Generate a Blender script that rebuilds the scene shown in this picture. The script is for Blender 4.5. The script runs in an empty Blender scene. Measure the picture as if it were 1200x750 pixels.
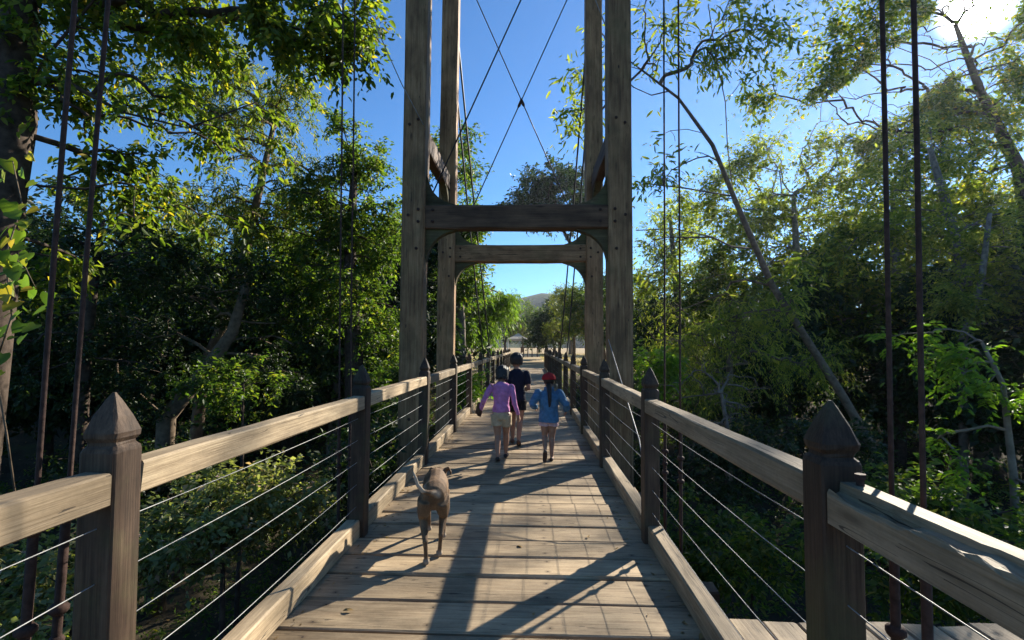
import bpy, math, random
import numpy as np
from mathutils import Vector, Matrix

# ------------------------------------------------------------------ camera, sky, sun, exposure
SC = bpy.context.scene
COL = SC.collection
F = 600.0                                   # focal length in pixels of a 1200 px wide frame
CAMP = Vector((0.21, 0.0, 1.5))
CAMROT = (Matrix.Rotation(math.atan(22 / F), 4, 'Z')
          @ Matrix.Rotation(math.radians(90) + math.atan(30 / F), 4, 'X')
          @ Matrix.Rotation(math.radians(0.4), 4, 'Z'))
cam_d = bpy.data.cameras.new('camera')
cam_d.sensor_width = 36.0
cam_d.lens = 36.0 * F / 1200.0
cam_d.clip_start = 0.05
cam_d.clip_end = 6000.0
cam = bpy.data.objects.new('camera', cam_d)
cam.matrix_world = Matrix.Translation(CAMP) @ CAMROT
COL.objects.link(cam)
SC.camera = cam


def ray(px, py):
    return (CAMROT.to_3x3() @ Vector(((px - 600) / F, (375 - py) / F, -1.0)))


def at(px, py, Y):
    """place in the world seen at that spot of the photograph, Y metres down the bridge"""
    d = ray(px, py)
    return CAMP + d * (Y / d.y)


SUN = ray(1145, 6).normalized()
sun_el = math.asin(SUN.z)
sun_az = math.atan2(SUN.x, SUN.y)           # clockwise from the bridge axis

world = bpy.data.worlds.new('World')
SC.world = world
world.use_nodes = True
wn = world.node_tree
wn.nodes.clear()
w_out = wn.nodes.new('ShaderNodeOutputWorld')
w_bg = wn.nodes.new('ShaderNodeBackground')
w_sky = wn.nodes.new('ShaderNodeTexSky')
w_sky.sky_type = 'NISHITA'
w_sky.sun_disc = False
w_sky.sun_elevation = sun_el
w_sky.sun_rotation = sun_az
w_sky.altitude = 600
w_sky.air_density = 1.0
w_sky.dust_density = 0.0
w_sky.ozone_density = 4.0
w_bg.inputs['Strength'].default_value = 0.064
w_tint = wn.nodes.new('ShaderNodeMix')
w_tint.data_type = 'RGBA'
w_tint.blend_type = 'MULTIPLY'
w_tint.inputs[0].default_value = 1.0
w_tint.inputs[7].default_value = (0.58, 0.92, 1.15, 1)      # the deep clear blue of the photograph's sky
wn.links.new(w_sky.outputs[0], w_tint.inputs[6])
wn.links.new(w_tint.outputs[2], w_bg.inputs['Color'])
# the sun itself, small and white in the sky where the lamp stands, with its narrow aureole
w_tc = wn.nodes.new('ShaderNodeTexCoord')
w_dot = wn.nodes.new('ShaderNodeVectorMath')
w_dot.operation = 'DOT_PRODUCT'
w_dot.inputs[1].default_value = SUN
wn.links.new(w_tc.outputs['Generated'], w_dot.inputs[0])
w_pow = wn.nodes.new('ShaderNodeMath')
w_pow.operation = 'POWER'
w_pow.inputs[1].default_value = 5500.0
w_max = wn.nodes.new('ShaderNodeMath')
w_max.operation = 'MAXIMUM'
w_max.inputs[1].default_value = 0.0
wn.links.new(w_dot.outputs['Value'], w_max.inputs[0])
wn.links.new(w_max.outputs[0], w_pow.inputs[0])
w_mul = wn.nodes.new('ShaderNodeMath')
w_mul.operation = 'MULTIPLY'
w_mul.inputs[1].default_value = 40.0
wn.links.new(w_pow.outputs[0], w_mul.inputs[0])
w_bg2 = wn.nodes.new('ShaderNodeBackground')
w_bg2.inputs['Color'].default_value = (1.0, 0.97, 0.9, 1)
wn.links.new(w_mul.outputs[0], w_bg2.inputs['Strength'])
w_add = wn.nodes.new('ShaderNodeAddShader')
wn.links.new(w_bg.outputs[0], w_add.inputs[0])
wn.links.new(w_bg2.outputs[0], w_add.inputs[1])
wn.links.new(w_add.outputs[0], w_out.inputs['Surface'])

sun_d = bpy.data.lights.new('sun', 'SUN')
sun_d.energy = 5.0
sun_d.angle = math.radians(0.55)
sun_d.color = (1.0, 0.93, 0.80)
sun = bpy.data.objects.new('sun', sun_d)
sun.rotation_euler = SUN.to_track_quat('Z', 'Y').to_euler()
COL.objects.link(sun)

SC.view_settings.view_transform = 'Standard'
SC.view_settings.look = 'None'
SC.view_settings.gamma = 1.0
SC.view_settings.use_curve_mapping = False
SC.view_settings.exposure = 1.35
SC.cycles.max_bounces = 6
SC.cycles.diffuse_bounces = 3
SC.cycles.transmission_bounces = 4
SC.cycles.transparent_max_bounces = 4
SC.cycles.volume_bounces = 0
SC.cycles.use_denoising = True
SC.cycles.sample_clamp_indirect = 6.0

# ------------------------------------------------------------------ helpers
rnd = random.Random(11)


def srgb(r, g, b):
    f = lambda c: (c / 255 / 12.92) if c / 255 <= 0.04045 else ((c / 255 + 0.055) / 1.055) ** 2.4
    return (f(r), f(g), f(b), 1.0)


def mesh_from(verts, faces, smooth=False):
    me = bpy.data.meshes.new('m')
    me.from_pydata([tuple(v) for v in verts], [], faces)
    if smooth:
        me.polygons.foreach_set('use_smooth', [True] * len(me.polygons))
    me.update()
    return me


def mesh_np(V, faces_n, smooth=False):
    """V (n,3) array; faces_n (m,k) array of one polygon size"""
    me = bpy.data.meshes.new('m')
    V = np.ascontiguousarray(V, dtype=np.float32)
    m, k = faces_n.shape
    me.vertices.add(len(V))
    me.vertices.foreach_set('co', V.ravel())
    me.loops.add(m * k)
    me.loops.foreach_set('vertex_index', np.ascontiguousarray(faces_n, dtype=np.int32).ravel())
    me.polygons.add(m)
    me.polygons.foreach_set('loop_start', np.arange(0, m * k, k, dtype=np.int32))
    me.polygons.foreach_set('loop_total', np.full(m, k, dtype=np.int32))
    if smooth:
        me.polygons.foreach_set('use_smooth', np.ones(m, dtype=bool))
    me.update(calc_edges=True)
    me.validate()
    return me


def link(name, me, mat=None, parent=None, label=None, cat=None, group=None, kind=None):
    o = bpy.data.objects.new(name, me)
    COL.objects.link(o)
    if me is not None:
        me.name = name
        if mat is not None and len(me.materials) == 0:
            me.materials.append(mat)
    if parent is not None:
        o.parent = parent
    if label:
        o['label'] = label
    if cat:
        o['category'] = cat
    if group:
        o['group'] = group
    if kind:
        o['kind'] = kind
    return o


def empty(name, loc=(0, 0, 0), rz=0.0, parent=None, **k):
    o = link(name, None, None, parent, **k)
    o.location = loc
    o.rotation_euler = (0, 0, rz)
    o.empty_display_size = 0.2
    return o


class MB:
    """collects shapes for one mesh"""

    def __init__(s):
        s.v, s.f = [], []

    def add(s, verts, faces):
        n = len(s.v)
        s.v += [tuple(v) for v in verts]
        s.f += [tuple(i + n for i in f) for f in faces]

    def tube(s, pts, rads, n=6, cap=True, up=None):
        pts = [Vector(p) for p in pts]
        prev = None
        base = len(s.v)
        for i, p in enumerate(pts):
            if i == 0:
                t = pts[1] - pts[0]
            elif i == len(pts) - 1:
                t = pts[-1] - pts[-2]
            else:
                t = pts[i + 1] - pts[i - 1]
            if t.length < 1e-9:
                t = Vector((0, 0, 1))
            t.normalize()
            if prev is None:
                u = Vector(up) if up else (Vector((1, 0, 0)) if abs(t.x) < 0.8 else Vector((0, 1, 0)))
            else:
                u = prev
            u = (u - t * u.dot(t))
            if u.length < 1e-6:
                u = t.orthogonal()
            u.normalize()
            w = t.cross(u)
            prev = u
            r = rads[i] if not isinstance(rads, (int, float)) else rads
            ra, rb = r if isinstance(r, (tuple, list)) else (r, r)
            for k in range(n):
                a = 2 * math.pi * k / n
                s.v.append(tuple(p + u * (ra * math.cos(a)) + w * (rb * math.sin(a))))
        for i in range(len(pts) - 1):
            for k in range(n):
                a = base + i * n + k
                b = base + i * n + (k + 1) % n
                s.f.append((a, b, b + n, a + n))
        if cap:
            s.f.append(tuple(base + k for k in range(n))[::-1])
            e = base + (len(pts) - 1) * n
            s.f.append(tuple(e + k for k in range(n)))

    def box(s, c, d):
        x, y, z = c
        a, b, h = d[0] / 2, d[1] / 2, d[2] / 2
        s.add([(x + i * a, y + j * b, z + k * h) for i in (-1, 1) for j in (-1, 1) for k in (-1, 1)],
              [(0, 1, 3, 2), (4, 6, 7, 5), (0, 4, 5, 1), (2, 3, 7, 6), (0, 2, 6, 4), (1, 5, 7, 3)])

    def ball(s, c, r, n=8, m=6, sc=(1, 1, 1)):
        base = len(s.v)
        c = Vector(c)
        for i in range(1, m):
            th = math.pi * i / m
            for k in range(n):
                a = 2 * math.pi * k / n
                s.v.append((c.x + r * sc[0] * math.sin(th) * math.cos(a), c.y + r * sc[1] * math.sin(th) * math.sin(a),
                            c.z + r * sc[2] * math.cos(th)))
        s.v.append((c.x, c.y, c.z + r * sc[2]))
        s.v.append((c.x, c.y, c.z - r * sc[2]))
        t, b = len(s.v) - 2, len(s.v) - 1
        for i in range(m - 2):
            for k in range(n):
                p = base + i * n + k
                q = base + i * n + (k + 1) % n
                s.f.append((p, p + n, q + n, q))
        for k in range(n):
            s.f.append((t, base + k, base + (k + 1) % n))
            e = base + (m - 2) * n
            s.f.append((b, e + (k + 1) % n, e + k))

    def mesh(s, smooth=False):
        return mesh_from(s.v, s.f, smooth)


# ------------------------------------------------------------------ materials
class NT:
    def __init__(s, name):
        s.m = bpy.data.materials.new(name)
        s.m.use_nodes = True
        s.t = s.m.node_tree
        s.t.nodes.clear()
        s.out = s.t.nodes.new('ShaderNodeOutputMaterial')

    def n(s, kind, **k):
        o = s.t.nodes.new('ShaderNode' + kind)
        for a, b in k.items():
            setattr(o, a, b)
        return o

    def l(s, a, b):
        s.t.links.new(a, b)

    def mix(s, fac, a, b, blend='MIX'):
        o = s.n('Mix', data_type='RGBA', blend_type=blend)
        for sock, v in ((o.inputs[0], fac), (o.inputs[6], a), (o.inputs[7], b)):
            if hasattr(v, 'is_output') or isinstance(v, bpy.types.NodeSocket):
                s.l(v, sock)
            else:
                sock.default_value = v
        return o.outputs[2]

    def ramp(s, fac, stops):
        o = s.n('ValToRGB')
        e = o.color_ramp.elements
        while len(e) < len(stops):
            e.new(0.5)
        for i, (p, c) in enumerate(stops):
            e[i].position = p
            e[i].color = c if len(c) == 4 else (*c, 1)
        s.l(fac, o.inputs[0])
        return o.outputs[0]

    def noise(s, vec, scale, detail=4, rough=0.55):
        o = s.n('TexNoise')
        o.inputs['Scale'].default_value = scale
        o.inputs['Detail'].default_value = detail
        o.inputs['Roughness'].default_value = rough
        if vec is not None:
            s.l(vec, o.inputs['Vector'])
        return o.outputs[0]

    def mapping(s, vec, scale=(1, 1, 1)):
        o = s.n('Mapping')
        o.inputs['Scale'].default_value = scale
        s.l(vec, o.inputs['Vector'])
        return o.outputs[0]

    def bump(s, h, strength=0.3, dist=0.01):
        o = s.n('Bump')
        o.inputs['Strength'].default_value = strength
        o.inputs['Distance'].default_value = dist
        s.l(h, o.inputs['Height'])
        return o.outputs[0]

    def principled(s, col, rough=0.7, normal=None, spec=0.3, metal=0.0):
        p = s.n('BsdfPrincipled')
        for sock, v in ((p.inputs['Base Color'], col), (p.inputs['Roughness'], rough)):
            if isinstance(v, bpy.types.NodeSocket):
                s.l(v, sock)
            else:
                sock.default_value = v
        p.inputs['Specular IOR Level'].default_value = spec
        p.inputs['Metallic'].default_value = metal
        if normal is not None:
            s.l(normal, p.inputs['Normal'])
        s.l(p.outputs[0], s.out.inputs['Surface'])
        return p


def wood(name, dark, mid, light, stain=0.5, rough=0.75, spec=0.25, scale=1.0, moss=0.0, nails=None, cracks=0.0):
    """weathered timber; the grain runs along the piece's own x axis"""
    m = NT(name)
    tc = m.n('TexCoord')
    oi = m.n('ObjectInfo')
    off = m.n('VectorMath', operation='SCALE')
    comb = m.n('CombineXYZ')
    for i in range(3):
        m.l(oi.outputs['Random'], comb.inputs[i])
    m.l(comb.outputs[0], off.inputs[0])
    off.inputs['Scale'].default_value = 53.0
    add = m.n('VectorMath', operation='ADD')
    m.l(tc.outputs['Object'], add.inputs[0])
    m.l(off.outputs[0], add.inputs[1])
    v = add.outputs[0]
    g1 = m.noise(m.mapping(v, (1.1 * scale, 19 * scale, 19 * scale)), 2.2, 6, 0.62)
    g2 = m.noise(m.mapping(v, (2.0 * scale, 95 * scale, 95 * scale)), 1.6, 3, 0.6)
    blot = m.noise(m.mapping(v, (1.2, 2.6, 2.6)), 1.7, 5, 0.62)
    fine = m.noise(v, 60, 3, 0.6)
    c = m.ramp(g1, [(0.28, dark), (0.5, mid), (0.74, light)])
    c = m.mix(0.32, c, m.ramp(g2, [(0.35, dark), (0.62, light)]), 'MIX')
    st = m.ramp(blot, [(0.34, (1 - stain,) * 3), (0.62, (1.0, 1.0, 1.0))])
    c = m.mix(1.0, c, st, 'MULTIPLY')
    rv = m.ramp(oi.outputs['Random'], [(0.0, (0.64, 0.61, 0.57)), (0.5, (0.96, 0.94, 0.9)), (1.0, (1.22, 1.18, 1.12))])
    c = m.mix(1.0, c, rv, 'MULTIPLY')
    c = m.mix(0.25, c, m.ramp(fine, [(0.3, (0.6, 0.6, 0.6)), (0.7, (1.1, 1.1, 1.1))]), 'MULTIPLY')
    vo = m.n('TexVoronoi')
    vo.inputs['Scale'].default_value = 1.0
    m.l(m.mapping(v, (1.5, 6.5, 6.5)), vo.inputs['Vector'])
    c = m.mix(m.ramp(vo.outputs['Distance'], [(0.05, (0.85,) * 3), (0.13, (0, 0, 0))]), c, tuple(0.55 * q for q in dark) + (1,))
    if moss:
        mo = m.ramp(m.noise(v, 2.4, 5, 0.65), [(0.5, (0, 0, 0)), (0.7, (moss,) * 3)])
        c = m.mix(mo, c, (0.09, 0.10, 0.035, 1))
    def mth(op, a, b=None):
        q = m.n('Math', operation=op)
        for sk, w in zip(q.inputs, (a, b)):
            if isinstance(w, bpy.types.NodeSocket):
                m.l(w, sk)
            elif w is not None:
                sk.default_value = w
        return q.outputs[0]
    if cracks:
        ck = m.noise(m.mapping(v, (0.55, 17, 17)), 1.3, 2, 0.5)
        ck = mth('LESS_THAN', mth('ABSOLUTE', mth('SUBTRACT', ck, 0.5)), 0.006)
        br = mth('GREATER_THAN', m.noise(m.mapping(v, (1.2, 5, 5)), 1.1, 2, 0.5), 0.52)
        c = m.mix(mth('MULTIPLY', mth('MULTIPLY', ck, br), cracks), c, (0.02, 0.014, 0.01, 1))
    if nails:
        sp_ = m.n('SeparateXYZ')
        m.l(tc.outputs['Object'], sp_.inputs[0])
        ax = mth('ABSOLUTE', sp_.outputs[0])
        dx = mth('MINIMUM', mth('ABSOLUTE', mth('SUBTRACT', ax, nails[0])), mth('ABSOLUTE', mth('SUBTRACT', ax, nails[1])))
        dy = mth('ABSOLUTE', mth('SUBTRACT', mth('ABSOLUTE', sp_.outputs[1]), nails[2]))
        dd = mth('SQRT', mth('ADD', mth('MULTIPLY', dx, dx), mth('MULTIPLY', dy, dy)))
        rs = m.n('MapRange')
        rs.inputs['From Min'].default_value = 0.006
        rs.inputs['From Max'].default_value = 0.03
        rs.inputs['To Min'].default_value = 0.55
        rs.inputs['To Max'].default_value = 0.0
        m.l(dd, rs.inputs['Value'])
        c = m.mix(rs.outputs[0], c, (0.06, 0.035, 0.02, 1))
        c = m.mix(mth('LESS_THAN', dd, 0.006), c, (0.025, 0.018, 0.014, 1))
    hsum = m.n('Math', operation='ADD')
    m.l(g1, hsum.inputs[0])
    m.l(g2, hsum.inputs[1])
    nr = m.bump(hsum.outputs[0], 0.42, 0.005)
    m.principled(c, rough, nr, spec)
    return m.m


W_DECK = wood('deck_wood', (0.23, 0.155, 0.088), (0.42, 0.315, 0.195), (0.56, 0.435, 0.28), 0.50, 0.72, 0.3, nails=(0.33, 0.95, 0.095), cracks=0.8)
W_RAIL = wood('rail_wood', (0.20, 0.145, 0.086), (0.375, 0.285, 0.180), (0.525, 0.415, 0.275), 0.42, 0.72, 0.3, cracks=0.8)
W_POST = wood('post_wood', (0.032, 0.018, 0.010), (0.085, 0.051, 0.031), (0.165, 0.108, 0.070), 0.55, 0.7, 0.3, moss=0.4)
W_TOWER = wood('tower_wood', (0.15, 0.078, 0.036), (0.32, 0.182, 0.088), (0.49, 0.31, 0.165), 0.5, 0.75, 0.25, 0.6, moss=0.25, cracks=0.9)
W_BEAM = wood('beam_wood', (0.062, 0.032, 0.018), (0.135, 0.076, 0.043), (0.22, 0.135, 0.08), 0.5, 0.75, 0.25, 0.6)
W_GUSSET = wood('gusset_wood', (0.06, 0.05, 0.025), (0.12, 0.10, 0.05), (0.19, 0.16, 0.09), 0.5, 0.8, 0.2, 0.6, moss=0.7)
W_RED = wood('red_stained_wood', (0.05, 0.014, 0.010), (0.11, 0.035, 0.026), (0.17, 0.065, 0.05), 0.4, 0.7)


def plain(name, col, rough=0.6, spec=0.3, metal=0.0, vary=0.25, sc=8.0, bump=0.0):
    m = NT(name)
    tc = m.n('TexCoord')
    nz = m.noise(tc.outputs['Object'], sc, 5, 0.6)
    c = m.mix(1.0, (*col, 1), m.ramp(nz, [(0.3, (1 - vary,) * 3), (0.7, (1 + vary * 0.5,) * 3)]), 'MULTIPLY')
    nr = m.bump(nz, bump, 0.01) if bump else None
    m.principled(c, rough, nr, spec, metal)
    return m.m


STEEL = plain('galvanised_steel', (0.30, 0.30, 0.29), 0.6, 0.4, 0.35, 0.4, 30)
RUST = plain('rusted_iron', (0.06, 0.033, 0.025), 0.8, 0.3, 0.2, 0.55, 40, 0.4)
DARKCABLE = plain('dark_steel_cable', (0.06, 0.06, 0.065), 0.55, 0.4, 0.6, 0.4, 60)
BARK_DARK = plain('dark_bark', (0.075, 0.055, 0.042), 0.9, 0.15, 0, 0.6, 9, 0.8)
BARK_GREY = plain('grey_bark', (0.20, 0.165, 0.125), 0.88, 0.15, 0, 0.5, 9, 0.7)
BARK_TAN = plain('tan_bark', (0.17, 0.125, 0.085), 0.88, 0.15, 0, 0.5, 9, 0.7)


def leafmat(name, dark, mid, light, trans=0.42, rare=None, gloss=0.35):
    m = NT(name)
    g = m.n('NewGeometry')
    r = g.outputs['Random Per Island']
    stops = [(0.0, dark), (0.55, mid), (0.93, light)]
    if rare:
        stops.append((0.985, rare))
    c = m.ramp(r, stops)
    oi = m.n('ObjectInfo')
    c = m.mix(1.0, c, m.ramp(oi.outputs['Random'], [(0, (0.82, 0.86, 0.8)), (1, (1.15, 1.08, 1.0))]), 'MULTIPLY')
    p = m.principled(c, 0.5, None, gloss)
    tr = m.n('BsdfTranslucent')
    tc = m.mix(1.0, c, (2.1, 2.3, 0.85, 1), 'MULTIPLY')
    m.l(tc, tr.inputs['Color'])
    mx = m.n('MixShader')
    mx.inputs[0].default_value = trans
    m.l(p.outputs[0], mx.inputs[1])
    m.l(tr.outputs[0], mx.inputs[2])
    m.l(mx.outputs[0], m.out.inputs['Surface'])
    return m.m


LF_NEAR = leafmat('broad_leaf', (0.040, 0.068, 0.012), (0.085, 0.128, 0.019), (0.18, 0.20, 0.03), 0.52, (0.34, 0.25, 0.03))
LF_DARK = leafmat('dark_leaf', (0.012, 0.024, 0.007), (0.022, 0.042, 0.011), (0.042, 0.068, 0.015), 0.28)  # dark foliage, with the shade of the deep understory put into the colour
LF_PALE_LIT = leafmat('sunlit_pale_leaf', (0.10, 0.12, 0.04), (0.19, 0.20, 0.075), (0.33, 0.31, 0.15), 0.4, (0.50, 0.30, 0.27), 0.5)  # pale leaves, sunlight on the shrubs painted in as brighter, glossier colour
LF_MID = leafmat('green_leaf', (0.032, 0.060, 0.014), (0.066, 0.112, 0.02), (0.14, 0.175, 0.03), 0.5, (0.22, 0.19, 0.03))
LF_YEL = leafmat('yellowish_leaf', (0.07, 0.10, 0.02), (0.13, 0.16, 0.03), (0.24, 0.22, 0.04), 0.45, (0.42, 0.28, 0.04))
LF_OLIVE = leafmat('olive_leaf', (0.05, 0.07, 0.020), (0.10, 0.12, 0.032), (0.18, 0.17, 0.05), 0.5)
LF_LIME = leafmat('bright_leaf', (0.07, 0.14, 0.015), (0.11, 0.20, 0.02), (0.18, 0.27, 0.03), 0.5)
LF_BACK = leafmat('backlit_olive_leaf', (0.075, 0.10, 0.022), (0.15, 0.18, 0.040), (0.26, 0.25, 0.06), 0.66)  # olive leaf with backlight put into its lighter colour and stronger translucency
LF_FRESH = leafmat('fresh_leaf', (0.05, 0.10, 0.015), (0.085, 0.15, 0.022), (0.14, 0.21, 0.03), 0.45)
LF_DRY = leafmat('dry_leaf', (0.10, 0.065, 0.035), (0.19, 0.12, 0.06), (0.30, 0.20, 0.10), 0.3)

# ------------------------------------------------------------------ ground, field, hills


def sstep(a, b, x):
    t = np.clip((x - a) / (b - a), 0, 1)
    return t * t * (3 - 2 * t)


def gz(x, y):
    x = np.asarray(x, dtype=float)
    y = np.asarray(y, dtype=float)
    g = -5.0 + 0.13 * np.clip(np.abs(x) - 5, 0, 30) + 0.35 * np.sin(x * 0.45 + 1.3) * np.cos(y * 0.38) + 0.18 * np.sin(x * 1.3 + y * 0.9)
    far = sstep(17, 33, y + 0.12 * np.abs(x))
    near = 1 - sstep(-9, -3, y)
    k = np.maximum(far, near)
    return g * (1 - k) + (-0.12) * k


def gzf(x, y):
    return float(gz(x, y))


def build_ground():
    xs = np.concatenate([np.linspace(-1500, -70, 16), np.linspace(-60, 60, 121), np.linspace(70, 1500, 16)])
    ys = np.concatenate([np.linspace(-300, -30, 8), np.linspace(-25, 70, 96), np.linspace(80, 1700, 24)])
    X, Y = np.meshgrid(xs, ys)
    Z = gz(X, Y)
    V = np.stack([X.ravel(), Y.ravel(), Z.ravel()], 1)
    nx = len(xs)
    i = np.arange(len(ys) - 1)[:, None] * nx + np.arange(nx - 1)[None, :]
    i = i.ravel()
    Fc = np.stack([i, i + 1, i + 1 + nx, i + nx], 1)
    m = NT('ground_soil_and_dry_grass')
    tc = m.n('TexCoord')
    v = tc.outputs['Object']
    soil = m.ramp(m.noise(v, 0.9, 8, 0.7), [(0.3, (0.028, 0.022, 0.014)), (0.55, (0.06, 0.048, 0.03)), (0.75, (0.07, 0.075, 0.03))])
    dry = m.ramp(m.noise(v, 0.25, 8, 0.7), [(0.3, (0.24, 0.17, 0.09)), (0.55, (0.36, 0.27, 0.15)), (0.8, (0.44, 0.34, 0.20))])
    sep = m.n('SeparateXYZ')
    m.l(v, sep.inputs[0])
    mr = m.n('MapRange')
    mr.inputs['From Min'].default_value = 29
    mr.inputs['From Max'].default_value = 36
    m.l(sep.outputs['Y'], mr.inputs['Value'])
    c = m.mix(mr.outputs[0], soil, dry)
    m.principled(c, 0.95, m.bump(m.noise(v, 3.0, 6, 0.7), 0.6, 0.08), 0.1)
    link('ground', mesh_np(V, Fc, True), m.m, kind='structure')


build_ground()


def build_hills():
    n = 140
    xs = np.linspace(-1500, 1500, n)
    prof = 46 + 7 * np.sin(xs * 0.010 + 0.6) + 4 * np.sin(xs * 0.027 + 2) + 2 * np.sin(xs * 0.08) + 1.2 * np.sin(xs * 0.2)
    rows = []
    for k, (yy, hh) in enumerate(((380, 0.0), (415, 0.35), (450, 0.7), (485, 0.93), (510, 1.0), (570, 0.8))):
        jit = 6 * np.sin(xs * 0.03 + k * 1.7) + 4 * np.sin(xs * 0.08 + k)
        rows.append(np.stack([xs, yy + jit * 2, -2 + prof * hh + jit * hh * 0.3], 1))
    V = np.concatenate(rows)
    i = (np.arange(len(rows) - 1)[:, None] * n + np.arange(n - 1)[None, :]).ravel()
    m = NT('wooded_hill')
    tc = m.n('TexCoord')
    c = m.ramp(m.noise(tc.outputs['Object'], 0.06, 8, 0.75), [(0.35, (0.03, 0.05, 0.03)), (0.6, (0.07, 0.09, 0.05)), (0.8, (0.13, 0.12, 0.07))])
    m.principled(c, 0.95, m.bump(m.noise(tc.outputs['Object'], 0.1, 6, 0.7), 0.8, 6.0), 0.05)
    link('hills', mesh_np(V, np.stack([i, i + 1, i + 1 + n, i + n], 1), True), m.m, kind='structure')


build_hills()

# ------------------------------------------------------------------ timber pieces
_cache = {}


def timber_mesh(L, w, h, ch=0.01, segs=1, wob=0.0, seed=0, mat=None):
    """a sawn timber with broken edges, its length along x, centred"""
    key = (round(L, 3), w, h, ch, segs, wob, seed, mat.name if mat else '')
    if key in _cache:
        return _cache[key]
    r = random.Random(seed * 7 + 3)
    sec = [(-w / 2 + ch, -h / 2), (w / 2 - ch, -h / 2), (w / 2, -h / 2 + ch), (w / 2, h / 2 - ch),
           (w / 2 - ch, h / 2), (-w / 2 + ch, h / 2), (-w / 2, h / 2 - ch), (-w / 2, -h / 2 + ch)]
    V, Fc = [], []
    for i in range(segs + 1):
        x = -L / 2 + L * i / segs
        dx = r.uniform(-wob, wob) if 0 < i < segs else 0
        oy, oz = r.uniform(-wob, wob) * 0.6, r.uniform(-wob, wob) * 0.6
        for (a, b) in sec:
            V.append((x + dx + r.uniform(-wob, wob) * (2 if i in (0, segs) else 1), a + oy + r.uniform(-wob, wob), b + oz + r.uniform(-wob, wob)))
    for i in range(segs):
        for k in range(8):
            a, b = i * 8 + k, i * 8 + (k + 1) % 8
            Fc.append((a, a + 8, b + 8, b))
    Fc.append(tuple(range(8)))
    e = segs * 8
    Fc.append(tuple(e + k for k in range(8))[::-1])
    me = mesh_from(V, Fc)
    if mat:
        me.materials.append(mat)
    _cache[key] = me
    return me


def timber(name, p0, p1, w, h, mat, parent, ch=0.01, segs=1, wob=0.0, seed=0, roll=0.0, **k):
    """timber from p0 to p1; w is its width sideways, h its height"""
    p0, p1 = Vector(p0), Vector(p1)
    d = p1 - p0
    me = timber_mesh(d.length, w, h, ch, segs, wob, seed, mat)
    o = link(name, me, mat, parent, **k)
    x = d.normalized()
    up = Vector((0, 0, 1)) if abs(x.z) < 0.9 else Vector((0, 1, 0))
    y = up.cross(x).normalized()
    z = x.cross(y)
    M = Matrix((x, y, z)).transposed().to_4x4() @ Matrix.Rotation(roll, 4, 'X')
    M.translation = (p0 + p1) / 2
    o.matrix_world = M
    return o


# ------------------------------------------------------------------ the footbridge
BR = empty('suspension_footbridge', (0, 0, 0), label='weathered timber suspension footbridge with wire railings and a tall tower', cat='bridge')
PX = 1.14                                    # post line
SP = 2.43                                    # post spacing
Y1 = 1.63
PY = [Y1 + SP * i for i in range(-2, 14)]    # posts

deck = empty('deck', parent=BR)
y = -2.0
i = 0
while y < 35.2:
    wd = rnd.uniform(0.285, 0.345)
    gap = rnd.choice((0.018, 0.023, 0.028, 0.034))
    sd = rnd.randrange(7)
    L = 2.5 + 0.02 * sd
    o = link('plank', timber_mesh(L, 0.32, 0.055, 0.009, 3, 0.0035, sd, W_DECK), W_DECK, deck)
    o.matrix_world = (Matrix.Translation((rnd.uniform(-0.015, 0.015), y + wd / 2, -0.0275 + rnd.uniform(-0.004, 0.004)))
                      @ Matrix.Rotation(rnd.uniform(-0.004, 0.004), 4, 'Z') @ Matrix.Rotation(rnd.uniform(-0.008, 0.008), 4, 'X')
                      @ Matrix.Rotation(rnd.choice((0, math.pi)), 4, 'Z') @ Matrix.Diagonal((1, (wd - gap) / 0.32, 1, 1)))
    y += wd
    i += 1
for sx in (-0.95, -0.3, 0.35, 0.95):
    for k in range(6):
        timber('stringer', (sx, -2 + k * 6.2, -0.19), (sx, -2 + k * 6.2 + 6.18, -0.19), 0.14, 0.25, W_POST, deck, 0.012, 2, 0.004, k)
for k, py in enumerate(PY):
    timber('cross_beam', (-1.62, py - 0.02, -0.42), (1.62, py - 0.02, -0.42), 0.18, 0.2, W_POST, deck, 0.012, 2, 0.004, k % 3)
# boards of the side platform outside the right railing, laid along the bridge
plat = empty('side_platform', parent=BR)
x = 1.30
k = 0
while x < 4.6:
    wd = rnd.uniform(0.17, 0.21)
    o = link('plank', timber_mesh(4.7, 0.2, 0.05, 0.008, 3, 0.003, 20 + k % 4, W_DECK), W_DECK, plat)
    o.matrix_world = (Matrix.Translation((x + wd / 2, 2.95 - 2.35 + rnd.uniform(-0.02, 0.02), -0.022 + rnd.uniform(-0.004, 0.004)))
                      @ Matrix.Rotation(math.pi / 2, 4, 'Z') @ Matrix.Diagonal((1, (wd - 0.012) / 0.2, 1, 1)))
    x += wd
    k += 1
for yy in (2.5, 1.1, -0.6):
    timber('joist', (1.64, yy, -0.18), (4.6, yy, -0.18), 0.1, 0.2, W_POST, plat, 0.01)


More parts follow.
